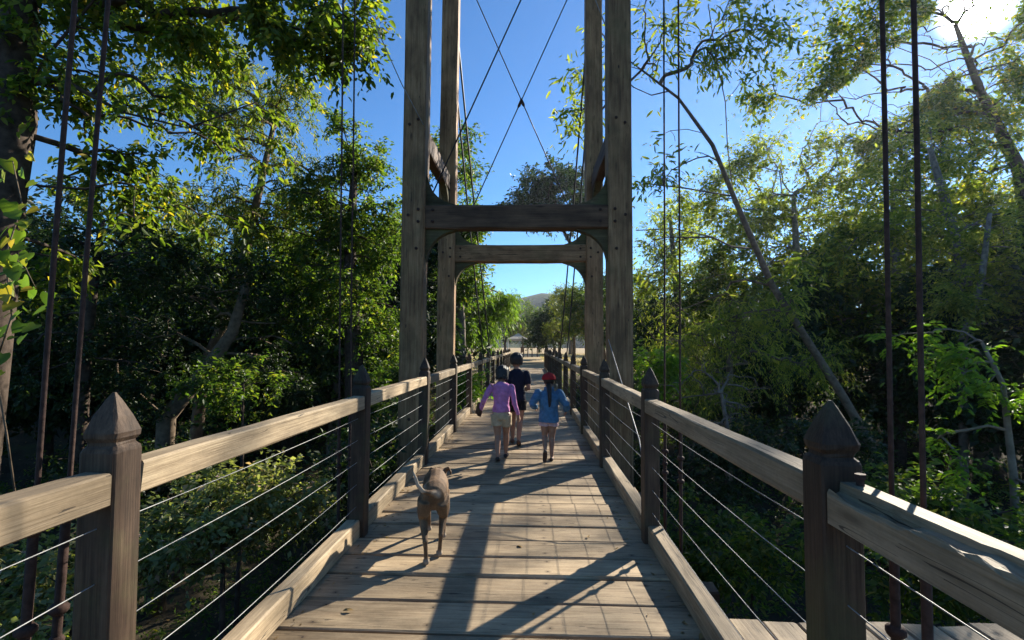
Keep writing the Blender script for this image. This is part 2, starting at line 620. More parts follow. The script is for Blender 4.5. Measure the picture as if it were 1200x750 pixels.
def post_mesh(seed):
    r = random.Random(seed)
    mb = MB()
    prof = [(-0.36, 0.060), (0.02, 0.060), (0.6, 0.0595), (1.150, 0.060), (1.162, 0.056), (1.172, 0.047), (1.182, 0.047),
            (1.196, 0.055), (1.212, 0.057), (1.262, 0.040), (1.315, 0.018), (1.338, 0.004)]
    c = 0.007
    n = 8
    for (z, a) in prof:
        cc = min(c, a * 0.3)
        for (sx, sy) in ((-a + cc, -a), (a - cc, -a), (a, -a + cc), (a, a - cc), (a - cc, a), (-a + cc, a), (-a, a - cc), (-a, -a + cc)):
            mb.v.append((z, sx + r.uniform(-0.002, 0.002), sy + r.uniform(-0.002, 0.002)))   # length along x for the grain
    for i in range(len(prof) - 1):
        for k in range(n):
            a, b = i * n + k, i * n + (k + 1) % n
            mb.f.append((a, b, b + n, a + n))
    mb.f.append(tuple(range(n))[::-1])
    mb.f.append(tuple((len(prof) - 1) * n + k for k in range(n)))
    return mb.mesh()


posts = [post_mesh(s) for s in range(4)]
UPX = Matrix.Rotation(-math.pi / 2, 4, 'Y')      # local x to world z
WZ = [0.24, 0.41, 0.58, 0.75, 0.92]


def wire_mesh(x0, zs, seed, mat_r=0.0018):
    r = random.Random(seed)
    pts = []
    for a, b in zip(PY[:-1], PY[1:]):
        sag = r.uniform(0.004, 0.018)
        for t in (0, 0.25, 0.5, 0.75):
            pts.append((x0, a + (b - a) * t, zs - sag * 4 * t * (1 - t)))
    pts.append((x0, PY[-1], zs))
    mb = MB()
    mb.tube(pts, mat_r, 6)
    return mb.mesh(True)


for sx, nm in ((-1, 'left-hand railing with bleached sunlit handrail'), (1, 'right-hand railing with shaded inner faces and a split near handrail')):
    rl = empty('railing', parent=BR, label=nm)
    for k, py in enumerate(PY):
        o = link('post', posts[(k + (sx > 0) * 2) % 4], W_POST, rl)
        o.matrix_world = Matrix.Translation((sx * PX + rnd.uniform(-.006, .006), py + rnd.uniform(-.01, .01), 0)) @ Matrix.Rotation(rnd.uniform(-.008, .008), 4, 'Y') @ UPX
    for k, (a, b) in enumerate(zip(PY[:-1], PY[1:])):
        g = 0.063
        split = sx > 0 and k in (1, 2)
        if k == 1 and sx > 0:
            continue                                 # the split one is built below
        timber('handrail', (sx * (PX - 0.004), a + g, 1.048 + rnd.uniform(-.006, .006)), (sx * (PX - 0.004), b - g, 1.048 + rnd.uniform(-.006, .006)),
               0.095, 0.106, W_RAIL, rl, 0.008, 6, 0.0028, k % 5)
        timber('kerb_beam', (sx * (PX + 0.02), a + g, 0.072), (sx * (PX + 0.02), b - g, 0.072), 0.105, 0.14, W_RAIL, rl, 0.01, 5, 0.003, 9 + k % 4)
    if sx > 0:
        a, b = PY[1], PY[2]
        timber('kerb_beam', (sx * (PX + 0.02), a + 0.063, 0.072), (sx * (PX + 0.02), b - 0.063, 0.072), 0.105, 0.14, W_RAIL, rl, 0.01, 5, 0.003, 9)
        # near right handrail, its inner top edge rotted away along a ragged crack
        L = b - a - 0.126
        r = random.Random(5)
        V, Fc = [], []
        n = 64
        for q in range(n + 1):
            xx = -L / 2 + L * q / n
            t = q / n
            d = 0.012 + 0.030 * abs(math.sin(t * 9.0 + 1)) * (0.5 + 0.5 * math.sin(t * 23)) + r.uniform(-0.002, 0.010)
            d = max(0.004, min(0.050, d))
            e = 0.018 + 0.020 * math.sin(t * 7.1) + 0.010 * math.sin(t * 31) + r.uniform(-0.005, 0.006)
            sec = [(-0.05, -0.06), (0.05, -0.06), (0.05, 0.056), (0.046, 0.06), (-0.02 + e * 0.4, 0.06 + r.uniform(-.001, .001)),
                   (-0.022 + e * 0.4, 0.06 - d * 0.9), (-0.032, 0.06 - d * 1.25), (-0.044, 0.052 - d * 0.5 + r.uniform(-.005, .004)), (-0.05, 0.045 - d * 0.6 + r.uniform(-.003, .003))]
            V += [(xx, p_, q_) for (p_, q_) in sec]
        m_ = len(sec)
        for q in range(n):
            for s_ in range(m_):
                A, B = q * m_ + s_, q * m_ + (s_ + 1) % m_
                Fc.append((A, A + m_, B + m_, B))
        Fc.append(tuple(range(m_)))
        Fc.append(tuple(n * m_ + s_ for s_ in range(m_))[::-1])
        o = link('handrail', mesh_from(V, Fc), W_RAIL, rl, label='near right handrail with a long ragged split along its top')
        o.matrix_world = Matrix.Translation((PX - 0.004, (a + b) / 2, 1.045)) @ Matrix.Rotation(-math.pi / 2, 4, 'Z')
        # the stub of an iron bolt standing on the handrail
        mb = MB()
        mb.tube([(0, 0, 0), (0, 0, 0.035)], 0.011, 8)
        mb.tube([(0, 0, 0.022), (0, 0, 0.036)], 0.016, 6)
        o = link('bolt', mb.mesh(), RUST, rl)
        o.location = (PX + 0.02, PY[2] - 0.10, 1.102)
    for k, z in enumerate(WZ):
        link('wire', wire_mesh(sx * PX, z, k + 10 * (sx > 0)), STEEL, rl)

# ---- tower
tower = empty('tower', parent=BR, label='tall timber tower frame straddling the deck')
TW = 0.32
TXI = 1.27                                   # inner face of the tower posts
TYF, TYR = 7.05, 9.85
TOP = 9.7
for sx in (-1, 1):
    for ty in (TYF, TYR):
        cx = sx * (TXI + TW / 2)
        g = gzf(cx, ty) - 0.3
        timber('post', (cx, ty, g), (cx * 0.985, ty, TOP), TW, TW, W_TOWER, tower, 0.022, 14, 0.006, int(ty) + sx + 3)
    # side beams
    cx = sx * (TXI + TW / 2)
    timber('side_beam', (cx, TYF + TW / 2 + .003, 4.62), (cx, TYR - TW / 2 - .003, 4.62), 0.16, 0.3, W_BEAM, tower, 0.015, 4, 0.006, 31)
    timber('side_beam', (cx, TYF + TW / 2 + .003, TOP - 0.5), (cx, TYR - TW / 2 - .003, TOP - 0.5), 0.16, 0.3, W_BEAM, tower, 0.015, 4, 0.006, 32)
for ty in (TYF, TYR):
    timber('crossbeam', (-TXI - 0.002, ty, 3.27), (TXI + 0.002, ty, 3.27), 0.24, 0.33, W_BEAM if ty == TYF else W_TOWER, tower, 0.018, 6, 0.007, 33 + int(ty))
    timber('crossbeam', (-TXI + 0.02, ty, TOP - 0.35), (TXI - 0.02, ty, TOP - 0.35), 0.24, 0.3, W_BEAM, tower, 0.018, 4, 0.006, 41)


def gusset_mesh(w, h, t, n=9):
    """corner bracket in the xz plane: right angle at the origin, hollow curve facing +x +z"""
    pts = [(0, 0)]
    pts.append((w, 0))
    for k in range(1, n):
        a = math.pi / 2 * k / n
        # concave arc from (w,0.03) to (0.03,h)
        pts.append((w - (w - 0.02) * math.sin(a), h - (h - 0.02) * math.cos(a)))
    pts.append((0, h))
    V = [(x_, -t / 2, z_) for x_, z_ in pts] + [(x_, t / 2, z_) for x_, z_ in pts]
    m_ = len(pts)
    Fc = []
    for k in range(1, m_ - 1):
        Fc.append((0, k, k + 1))
        Fc.append((m_, m_ + k + 1, m_ + k))
    for k in range(m_):
        a, b = k, (k + 1) % m_
        Fc.append((b, a, a + m_, b + m_))
    return mesh_from(V, Fc)


gm = gusset_mesh(0.46, 0.47, 0.13)
for ty in (TYF, TYR):
    for sx in (-1, 1):
        for sz, z0 in ((-1, 3.103), (1, 3.437)):
            o = link('knee_brace', gm, W_GUSSET, tower)
            o.matrix_world = Matrix.Translation((sx * (TXI - 0.002), ty, z0)) @ Matrix.Diagonal((-sx, 1, sz, 1))
gm2 = gusset_mesh(0.55, 0.5, 0.12)
for sx in (-1, 1):
    for y0, d in ((TYF + TW / 2 + .003, 1), (TYR - TW / 2 - .003, -1)):
        o = link('knee_brace', gm2, W_GUSSET, tower)
        o.matrix_world = Matrix.Translation((sx * (TXI + TW / 2), y0, 4.467)) @ Matrix.Rotation(math.pi / 2, 4, 'Z') @ Matrix.Diagonal((d, 1, -1, 1))


bm_ = MB()
bm_.tube([(0, 0, 0), (0, -.010, 0)], .021, 12)
bm_.tube([(0, -.009, 0), (0, -.026, 0)], .014, 6)
bolt_me = bm_.mesh()
for ty in (TYF, TYR):
    for sx in (-1, 1):
        for bx, bz in ((TXI + .08, 3.19), (TXI + .08, 3.36), (TXI + .22, 3.28), (TXI + .10, 2.82), (TXI + .10, 4.62), (TXI + .22, 4.55), (TXI + .16, 1.0), (TXI + .16, 0.5), (TXI - .12, 3.20), (TXI - .12, 3.36)):
            o = link('bolt', bolt_me, RUST, tower)
            o.location = (sx * bx * (0.993 if bx > TXI else 1), ty - (TW / 2 if bx > TXI else 0.12) - .001, bz)


def rope(name, pts, r, mat, parent, n=6, **k):
    mb = MB()
    mb.tube(pts, r, n)
    return link(name, mb.mesh(True), mat, parent, **k)


for ty, diag in ((TYR, (1, -1)), (TYF, (1,))):
    for d in diag:
        w_ = rope('brace_wire', [(-d * (TXI - 0.03), ty + 0.02 * d, 3.5), (d * (TXI - 0.03), ty + 0.02 * d, TOP - 0.55)], 0.011, DARKCABLE, tower)
        a, b = Vector((-d * (TXI - 0.03), ty + 0.02 * d, 3.5)), Vector((d * (TXI - 0.03), ty + 0.02 * d, TOP - 0.55))
        t_ = 0.49 if ty == TYR else 0.545
        mb = MB()
        mb.tube([a.lerp(b, t_ - 0.015), a.lerp(b, t_ - 0.008), a.lerp(b, t_ + 0.008), a.lerp(b, t_ + 0.015)], [0.013, 0.03, 0.03, 0.013], 8)
        link('turnbuckle', mb.mesh(), RUST, w_)

# ---- main cables and hanger rods
CX = 1.42


def near_cable_z(yy):
    t = (yy + 9.0) / 17.4
    return 3.2 + 6.6 * max(0.0, t) ** 1.7


for sx in (-1, 1):
    for dx in (-0.05, 0.05):
        pts = [(sx * (CX + dx), yy, near_cable_z(yy)) for yy in np.linspace(-9, 8.4, 14)]
        rope('main_cable', pts, 0.022, DARKCABLE, BR)
        end = Vector((sx * (CX + dx * 3), 21.5, -0.4))
        st = Vector((sx * (CX + dx), 8.4, near_cable_z(8.4)))
        pts = [st.lerp(end, t) - Vector((0, 0, 0.5 * 4 * t * (1 - t))) for t in np.linspace(0, 1, 12)]
        rope('main_cable', pts, 0.022, DARKCABLE, BR)
def hanger(p_low, p_mid):
    """an iron rod through two points, from under the deck up to the cable"""
    a, b = Vector(p_low), Vector(p_mid)
    d_ = (b - a) / (b.z - a.z)
    top = near_cable_z(a.y)
    mb = MB()
    mb.tube([a + d_ * (z - a.z) + Vector((0, 0.004 * math.sin(z * 2.1 + a.x * 9), 0)) for z in np.linspace(0.5, top, 11)], 0.0077, 8)
    o = link('hanger_rod', mb.mesh(True), RUST, BR)
    for z0, z1, r_ in ((-0.5, 0.93, 0.0140), (0.60, 0.635, 0.029), (0.42, 0.455, 0.029), (0.90, 0.94, 0.021), (0.50, 0.53, 0.023)):
        q = [a + d_ * (z - a.z) for z in (z0, z0 + 0.01, z1 - 0.01, z1)]
        mb = MB()
        mb.tube(q, [r_ * 0.7, r_, r_, r_ * 0.7], 8)
        link('sleeve' if z1 - z0 > 0.5 else 'clamp', mb.mesh(True), RUST, o)


for lo, hi in ((at(41, 600, 1.56), at(88, 0, 1.56)), (at(78, 600, 1.69), at(127, 0, 1.69)), (at(1047, 620, 1.69), at(1033, 15, 1.69)), (at(1084, 620, 1.56), at(1070, 15, 1.56)),
               (at(398, 430, 4.4 - .25), at(402, 0, 4.15)), (at(411, 430, 4.42), at(416, 0, 4.42)), (at(779, 430, 4.42), at(778, 0, 4.42)), (at(797, 430, 4.15), at(795, 0, 4.15))):
    hanger(lo, hi)
# loose guy wire running down past the right railing
rope('guy_wire', [at(713, 398, 6.85), at(749, 515, 4.9), at(762, 590, 4.3), at(800, 690, 3.4)], 0.006, STEEL, BR)
rope('guy_wire', [at(440, 30, 6.2), at(471, 99, 6.7), at(496, 146, 6.86)], 0.007, STEEL, BR)
rope('guy_wire', [at(690, -20, 6.6), at(711, 34, 6.86)], 0.007, STEEL, BR)

# ------------------------------------------------------------------ vegetation
SUNN = np.array(SUN)


def beam_keep(P, rng, strength=1.0):
    """gaps in the canopy: the photograph's sun reaches the near deck, so no foliage hangs in its way"""
    t = P[:, 2] / SUNN[2]
    q = P - SUNN[None, :] * t[:, None]
    x_, y_ = q[:, 0], q[:, 1]
    ok = (P[:, 2] > 0.4) & (P[:, 0] > -1.2)
    a = ok & (x_ > -3.2) & (x_ < 1.6) & (y_ > -0.9) & (y_ < 7.6)
    q2 = P - SUNN[None, :] * ((P[:, 2] + 1.0) / SUNN[2])[:, None]
    c = (P[:, 0] > -1.2) & (P[:, 2] > 0.4) & (q2[:, 0] > -6.5) & (q2[:, 0] < -2.6) & (q2[:, 1] > 3.5) & (q2[:, 1] < 8.0)
    b = ok & (x_ > -1.7) & (x_ < 1.7) & (y_ >= 7.6) & (y_ < 14)
    q3 = P - SUNN[None, :] * ((P[:, 0] + 1.3) / SUNN[0])[:, None]
    e = (P[:, 0] > 1.5) & (q3[:, 1] > 6.5) & (q3[:, 1] < 10.3) & (q3[:, 2] > 2.5) & (q3[:, 2] < 9.0)
    h = ok & (x_ > 1.6) & (x_ < 4.4) & (y_ > 0.6) & (y_ < 3.2)
    q4 = P - SUNN[None, :] * ((P[:, 1] - 5.4) / SUNN[1])[:, None]
    g_ = (P[:, 1] > 6.2) & (np.abs(q4[:, 0] - 4.9) < 1.1) & (q4[:, 2] > 0.0) & (q4[:, 2] < 2.2)
    q5 = P - SUNN[None, :] * ((P[:, 0] + 6.9) / SUNN[0])[:, None]
    g_ = g_ | ((P[:, 0] > -6.5) & (q5[:, 1] > 5.5) & (q5[:, 1] < 6.9) & (q5[:, 2] > 1.4) & (q5[:, 2] < 4.3))
    vw = unit(P - np.array(CAMP)[None, :]) @ SUNN
    f = (P[:, 1] > 0) & (vw > math.cos(math.radians(2.6)))
    prob = np.where(f, 0.93, np.where(g_, 0.85, np.where(e | h, 0.55, 0)))
    prob = np.maximum(prob, np.where(a, 0.985, np.where(c, 0.7, np.where(b, 0.75, 0.0))))
    # a few twigs stay and dapple the boards
    cell = np.floor(q[:, :2] * 2.2).astype(int)
    hsh = (np.abs(cell[:, 0] * 73856093 ^ cell[:, 1] * 19349663) % 100) / 100.0
    prob = np.where(a & (hsh > 0.90), 0.80, prob)
    prob = np.where(b & (hsh > 0.72), 0.25, prob)
    return rng.random(len(P)) > prob * strength


def unit(a):
    return a / np.maximum(np.linalg.norm(a, axis=1, keepdims=True), 1e-9)


def leaf_mesh(P, D, N, L, W, hexa=False, fold=0.18):
    n = len(P)
    D = unit(D)
    S = unit(np.cross(D, N))
    N = unit(np.cross(S, D))
    L = L[:, None]
    W = W[:, None]
    if hexa:
        vs = [P, P + D * L * .28 + S * W * .46 + N * W * fold, P + D * L * .66 + S * W * .40 + N * W * fold * .7, P + D * L - N * L * .10,
              P + D * L * .66 - S * W * .40 + N * W * fold * .7, P + D * L * .28 - S * W * .46 + N * W * fold]
        V = np.stack(vs, 1).reshape(-1, 3)
        b = np.arange(n)[:, None] * 6
        Fc = np.concatenate([b + np.array([[0, 1, 2, 3]]), b + np.array([[0, 3, 4, 5]])], 1).reshape(-1, 4)
    else:
        vs = [P, P + D * L * .45 + S * W * .5 + N * W * fold, P + D * L - N * L * .08, P + D * L * .45 - S * W * .5 + N * W * fold]
        V = np.stack(vs, 1).reshape(-1, 3)
        b = np.arange(n)[:, None] * 4
        Fc = np.concatenate([b + np.array([[0, 1, 2]]), b + np.array([[0, 2, 3]])], 1).reshape(-1, 3)
    return V, Fc


def lobe_points(rng, lobes):
    out = []
    for (c, r, n) in lobes:
        u = unit(rng.normal(size=(n, 3)))
        rad = rng.random(n) ** (1 / 2.4)
        p = np.array(c)[None, :] + u * rad[:, None] * np.array(r)[None, :]
        k = max(3, n // 9)                       # part of the twigs gather in clumps, leaving gaps between
        cl = rng.integers(0, k, n)
        cc = p[:k][cl] + rng.normal(size=(n, 3)) * np.array(r)[None, :] * 0.17
        p = np.where((rng.random(n) < 0.62)[:, None], cc, p)
        out.append(p)
    return np.concatenate(out)


def grow(trunk, targets, rng, tip=0.006, bend=0.07, sides=6, limbs=()):
    """trunk: list of (x,y,z,r); joins each target to the nearest wood with a bent branch. returns mesh builder and twig directions"""
    nodes = [np.array(t[:3]) for t in trunk]
    dense = []
    par = []
    for a in range(len(trunk) - 1):
        for t in np.linspace(0, 1, 5)[:-1]:
            dense.append(nodes[a] * (1 - t) + nodes[a + 1] * t)
            par.append(len(dense) - 2)
    dense.append(nodes[-1])
    par.append(len(dense) - 2)
    ntr = len(dense)
    trunk_zmin = trunk[0][2] + 0.30 * (trunk[-1][2] - trunk[0][2])
    for lm in limbs:                                   # given main limbs, points only
        lm = [np.array(p) for p in lm]
        arr = np.array(dense)
        j = int(np.argmin(((arr - lm[0]) ** 2).sum(1)))
        prev = j
        for a in range(len(lm) - 1):
            for t in (0.5, 1.0):
                dense.append(lm[a] * (1 - t) + lm[a + 1] * t)
                par.append(prev)
                prev = len(dense) - 1
    D = np.zeros((len(dense) + len(targets) * 4, 3))
    D[:len(dense)] = dense
    cnt = len(dense)
    par = par + [0] * (len(D) - cnt)
    plen = np.zeros(len(D))
    for k in range(1, cnt):
        if par[k] >= 0 and k >= ntr:
            plen[k] = plen[par[k]] + np.linalg.norm(D[k] - D[par[k]])
    base_ok = np.ones(len(D), bool)
    for k in range(ntr):
        if dense[k][2] < trunk_zmin:
            base_ok[k] = False
    root = np.array(trunk[-1][:3])
    order = np.argsort(((targets - root) ** 2).sum(1))
    tdir = np.zeros_like(targets)
    paths = []
    for ti in order:
        c = targets[ti]
        d = np.sqrt(((D[:cnt] - c) ** 2).sum(1)) + 0.30 * plen[:cnt] + np.where(D[:cnt, 2] > c[2] + 0.2, 0.6, 0) + np.where(base_ok[:cnt], 0, 50)
        j = int(np.argmin(d))
        a = D[j]
        v = c - a
        ln = np.linalg.norm(v) + 1e-6
        off = rng.normal(size=3) * bend * ln
        off[2] += 0.10 * ln
        prev = j
        ids = [j]
        for t in (0.35, 0.7, 1.0):
            p = a + v * t + off * math.sin(math.pi * t) + rng.normal(size=3) * 0.02 * ln
            D[cnt] = p
            par[cnt] = prev
            plen[cnt] = plen[prev] + np.linalg.norm(p - D[prev])
            prev = cnt
            ids.append(cnt)
            cnt += 1
        targets[ti] = D[cnt - 1]
        tdir[ti] = D[cnt - 1] - D[cnt - 2]
        paths.append(ids)
    child = np.zeros(cnt)
    for ids in paths:
        child[ids[-1]] += 1
    for k in range(cnt - 1, ntr - 1, -1):
        if par[k] >= 0:
            child[par[k]] += child[k]
    rad = tip * np.sqrt(np.maximum(child, 0.6))
    mb = MB()
    pts = [t[:3] for t in trunk]
    mb.tube(pts, [t[3] for t in trunk], 10)
    # limbs, then branches, as tapering tubes
    k = ntr
    for lm in limbs:
        m_ = (len(lm) - 1) * 2
        ids = [par[k]] + list(range(k, k + m_))
        rr = [max(rad[i_], 0.012) for i_ in ids[1:]]
        rr = [rr[0] * 1.05] + rr
        mb.tube([D[i_] for i_ in ids], rr, 7)
        k += m_
    for ids in paths:
        rr = [rad[i_] for i_ in ids[1:]]
        r0 = min(rad[ids[0]] if ids[0] >= ntr else 9, rr[0] * 1.15)
        mb.tube([D[i_] for i_ in ids], [r0] + rr, sides if rr[0] > 0.02 else 4, cap=False)
    return mb, unit(tdir)


def foliage(rng, C, O, per, tl, ll, lw, droop=0.35, spread=1.0, hexa=False, flat=0.6, pinnate=False):
    """leaves along a twig at each centre C pointing along O"""
    n = len(C)
    idx = np.repeat(np.arange(n), per)
    m = len(idx)
    o = unit(O + rng.normal(size=(n, 3)) * 0.45 + np.array([0, 0, 0.1]))
    # side twigs: three sprays per centre
    spray = rng.integers(0, 4, m)
    so = unit(o[:, None, :] * 0.6 + rng.normal(size=(n, 4, 3)) * 0.75 * spread)
    od = so[idx, spray]
    t = rng.random(m)
    if pinnate:
        t = (np.tile(np.arange(per), n) // 8 + 0.5) / (per / 8)
        t = np.clip(t + rng.normal(size=m) * 0.03, 0.05, 1)
    tlv = tl * (0.6 + 0.8 * rng.random((n, 4)))[idx, spray]
    P = C[idx] + od * (t * tlv)[:, None]
    P[:, 2] -= droop * tlv * t * t * 0.6
    side = unit(np.cross(od, np.array([0, 0, 1.0])) + 1e-6)
    sg = np.where(rng.random(m) < 0.5, -1.0, 1.0)[:, None]
    Dl = od * 0.55 + side * sg * (0.9 if pinnate else 0.75) + rng.normal(size=(m, 3)) * (0.12 if pinnate else 0.35)
    Dl[:, 2] -= droop
    Nn = np.array([0, 0, 1.0])[None, :] * flat + rng.normal(size=(m, 3)) * (1 - flat)
    s = (0.45 + 0.9 * rng.random(m) ** 0.8)
    P = P + rng.normal(size=(m, 3)) * ll * (0.15 if pinnate else 0.3)
    return P, Dl, Nn, ll * s, lw * s


def tree(name, label, trunk, lobes, mat, bark, seed, per=40, tl=0.55, ll=0.11, lw=0.05, droop=0.35, hexa=False, cat='tree',
         group=None, limbs=(), tip=0.006, gaps=True, flat=0.6, spread=1.0, pinnate=False, parts=('trunk', 'crown'), keep=1.0):
    rng = np.random.default_rng(seed)
    base = Vector(trunk[0][:3])
    T = lobe_points(rng, lobes)
    if keep < 1:
        T = T[rng.random(len(T)) < keep]
    if gaps:
        T = T[beam_keep(T, rng, 0.7)]
    mb, td = grow(trunk, T, rng, tip=tip, limbs=limbs)
    P, D, N, L, W = foliage(rng, T, td, per, tl, ll, lw, droop, spread, hexa, flat, pinnate)
    if gaps:
        k = beam_keep(P, rng)
        P, D, N, L, W = P[k], D[k], N[k], L[k], W[k]
    V, Fc = leaf_mesh(P, D, N, L, W, hexa)
    root = empty(name, base, label=label, cat=cat, group=group)
    mb.v = [(a - base.x, b - base.y, c - base.z) for a, b, c in mb.v]
    link(parts[0], mb.mesh(True), bark, root)
    link(parts[1], mesh_np(V - np.array(base)[None, :], Fc), mat, root)
    return root


def copy_tree(o, loc, rz, sc, label=None):
    c = o.copy()
    COL.objects.link(c)
    c.location = loc
    c.rotation_euler = (0, 0, rz)
    c.scale = (sc, sc, sc * 1.05)
    if label:
        c['label'] = label
    for ch in o.children:
        d = ch.copy()
        COL.objects.link(d)
        d.parent = c
    return c


def lobe(px, py, Y, rx, ry, rz, n):
    return (tuple(at(px, py, Y)), (rx, ry, rz), n)


def A(px, py, Y, r=None):
    p = at(px, py, Y)
    return (p.x, p.y, p.z, r) if r is not None else (p.x, p.y, p.z)


def ground_under(p):
    return gzf(p[0], p[1])


def stand(px, py, Y, r, base_px=None):
    """trunk foot straight below (or under base_px) on the ground"""
    p = at(px if base_px is None else base_px, py, Y)
    return (p.x, p.y, gzf(p.x, p.y) - 0.15, r)


# --- left bank
tree('broadleaf_tree', 'tall rough-barked tree at the left edge with a long limb reaching over', 
     [stand(-40, 300, 7, 0.34), A(-20, 420, 7, 0.30), A(2, 230, 7, 0.27), A(12, 140, 7, 0.30), A(18, 60, 7, 0.22), A(30, -60, 7, 0.2), A(60, -170, 7.2, 0.13)],
     [lobe(60, 10, 7.2, 1.0, 1.3, 1.2, 47), lobe(190, 20, 7.4, 1.2, 1.3, 0.8, 77), lobe(300, 22, 7.6, 1.1, 1.2, 0.65, 72), lobe(398, 22, 7.6, 0.62, 0.8, 0.55, 42),
      lobe(130, 190, 7.8, 1.0, 1.0, 0.6, 36), lobe(245, 150, 7.8, 1.1, 1.2, 0.6, 42), lobe(120, 95, 7.2, 0.9, 1.0, 0.5, 30), lobe(200, 250, 8.0, 1.0, 1.0, 0.6, 33), lobe(200, -120, 7.5, 2.5, 1.8, 1.0, 84), lobe(20, 330, 8.2, 0.9, 0.9, 0.7, 28)],
     LF_NEAR, BARK_DARK, 3, per=46, tl=0.5, ll=0.125, lw=0.058, droop=0.5, hexa=True,
     limbs=[[A(18, 100, 7), A(70, 92, 6.9), A(145, 132, 6.9), A(220, 150, 7.2), A(300, 120, 7.5)], [A(10, 130, 7), A(60, 60, 6.8), A(110, 0, 6.9), A(250, -50, 7.3)]], tip=0.0085)
tree('feathery_tree', 'light feathery tree with hanging seed pods behind the near left limb',
     [stand(215, 500, 13, 0.16), A(240, 430, 13, 0.15), A(275, 350, 13, 0.13), A(300, 240, 13, 0.10), A(320, 150, 13, 0.06)],
     [lobe(310, 130, 13, 1.7, 1.5, 1.2, 84), lobe(230, 110, 12.6, 1.4, 1.4, 1.2, 62), lobe(350, 210, 13, 1.1, 1.2, 0.9, 47), lobe(270, 240, 12.6, 1.5, 1.3, 0.9, 56)],
     LF_YEL, BARK_TAN, 4, per=125, tl=0.7, ll=0.11, lw=0.030, droop=0.8, tip=0.008)
tree('dense_tree', 'dense dark green tree standing left of the tower, its sunlit top below the sky',
     [stand(420, 500, 13, 0.26), A(415, 420, 13, 0.24), A(410, 300, 13, 0.16), A(415, 200, 13, 0.08)],
     [lobe(425, 185, 13, 0.9, 1.1, 0.9, 60), lobe(395, 250, 13, 1.3, 1.3, 1.0, 90), lobe(440, 280, 13.4, 1.1, 1.2, 1.3, 90), lobe(380, 340, 12.6, 1.5, 1.3, 1.2, 90), lobe(440, 390, 13.2, 1.0, 1.2, 1.2, 70), lobe(330, 280, 13.5, 1.1, 1.2, 1.2, 60)],
     LF_MID, BARK_DARK, 5, per=75, tl=0.5, ll=0.115, lw=0.05, droop=0.4, tip=0.007)
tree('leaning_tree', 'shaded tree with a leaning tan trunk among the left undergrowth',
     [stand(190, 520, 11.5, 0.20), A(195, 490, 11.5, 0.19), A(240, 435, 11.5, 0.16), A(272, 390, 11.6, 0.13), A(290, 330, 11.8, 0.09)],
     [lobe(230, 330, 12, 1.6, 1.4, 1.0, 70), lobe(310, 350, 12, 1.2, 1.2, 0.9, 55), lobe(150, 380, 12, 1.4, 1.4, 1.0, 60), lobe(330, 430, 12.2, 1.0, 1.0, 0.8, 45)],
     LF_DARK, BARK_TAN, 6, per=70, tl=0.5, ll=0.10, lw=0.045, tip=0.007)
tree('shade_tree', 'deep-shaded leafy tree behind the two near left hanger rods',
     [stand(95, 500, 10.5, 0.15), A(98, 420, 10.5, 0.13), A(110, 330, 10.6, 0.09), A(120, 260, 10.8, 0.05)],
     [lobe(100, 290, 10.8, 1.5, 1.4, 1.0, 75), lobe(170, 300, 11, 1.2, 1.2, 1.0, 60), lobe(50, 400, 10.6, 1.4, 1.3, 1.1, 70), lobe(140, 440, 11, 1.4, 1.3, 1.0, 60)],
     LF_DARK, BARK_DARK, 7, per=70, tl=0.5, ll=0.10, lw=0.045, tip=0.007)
# between the left tower posts and the centre
tree('leafy_tree', 'bright green leafy tree seen between the left tower posts and the sky',
     [stand(545, 430, 22, 0.22), A(540, 380, 22, 0.2), A(535, 280, 22, 0.13), A(530, 190, 22, 0.05)],
     [lobe(535, 190, 22, 1.4, 1.6, 1.5, 70), lobe(550, 250, 22, 1.0, 1.5, 1.4, 60), lobe(505, 290, 22, 2.0, 1.8, 1.8, 80), lobe(548, 320, 21, 1.3, 1.5, 1.2, 60)],
     LF_MID, BARK_GREY, 8, per=70, tl=0.7, ll=0.17, lw=0.07, tip=0.008)
tree('drooping_tree', 'pale green drooping tree overhanging the far end of the left railing',
     [stand(530, 420, 29, 0.2), A(540, 390, 29, 0.17), A(560, 355, 29, 0.11), A(580, 335, 29, 0.06)],
     [lobe(560, 355, 29, 1.8, 1.8, 0.9, 60), lobe(582, 352, 30, 1.2, 1.6, 0.7, 40), lobe(545, 385, 28, 1.4, 1.6, 0.8, 46), lobe(560, 388, 29, 1.0, 1.4, 0.5, 26)],
     LF_FRESH, BARK_GREY, 9, per=70, tl=0.9, ll=0.26, lw=0.05, droop=1.0, tip=0.008)
tree('umbrella_tree', 'far dark flat-topped tree rising above the tower crossbeams',
     [stand(706, 400, 58, 0.5), A(700, 360, 58, 0.42), A(688, 320, 58, 0.3), A(660, 270, 58, 0.18)],
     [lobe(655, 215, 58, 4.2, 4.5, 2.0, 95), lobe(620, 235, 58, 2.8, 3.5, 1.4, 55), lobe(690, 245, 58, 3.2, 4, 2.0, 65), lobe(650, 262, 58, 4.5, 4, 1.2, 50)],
     LF_DARK, BARK_DARK, 10, per=60, tl=1.3, ll=0.42, lw=0.2, tip=0.02, limbs=[[A(688, 320, 58), A(660, 275, 58), A(630, 245, 58)]])
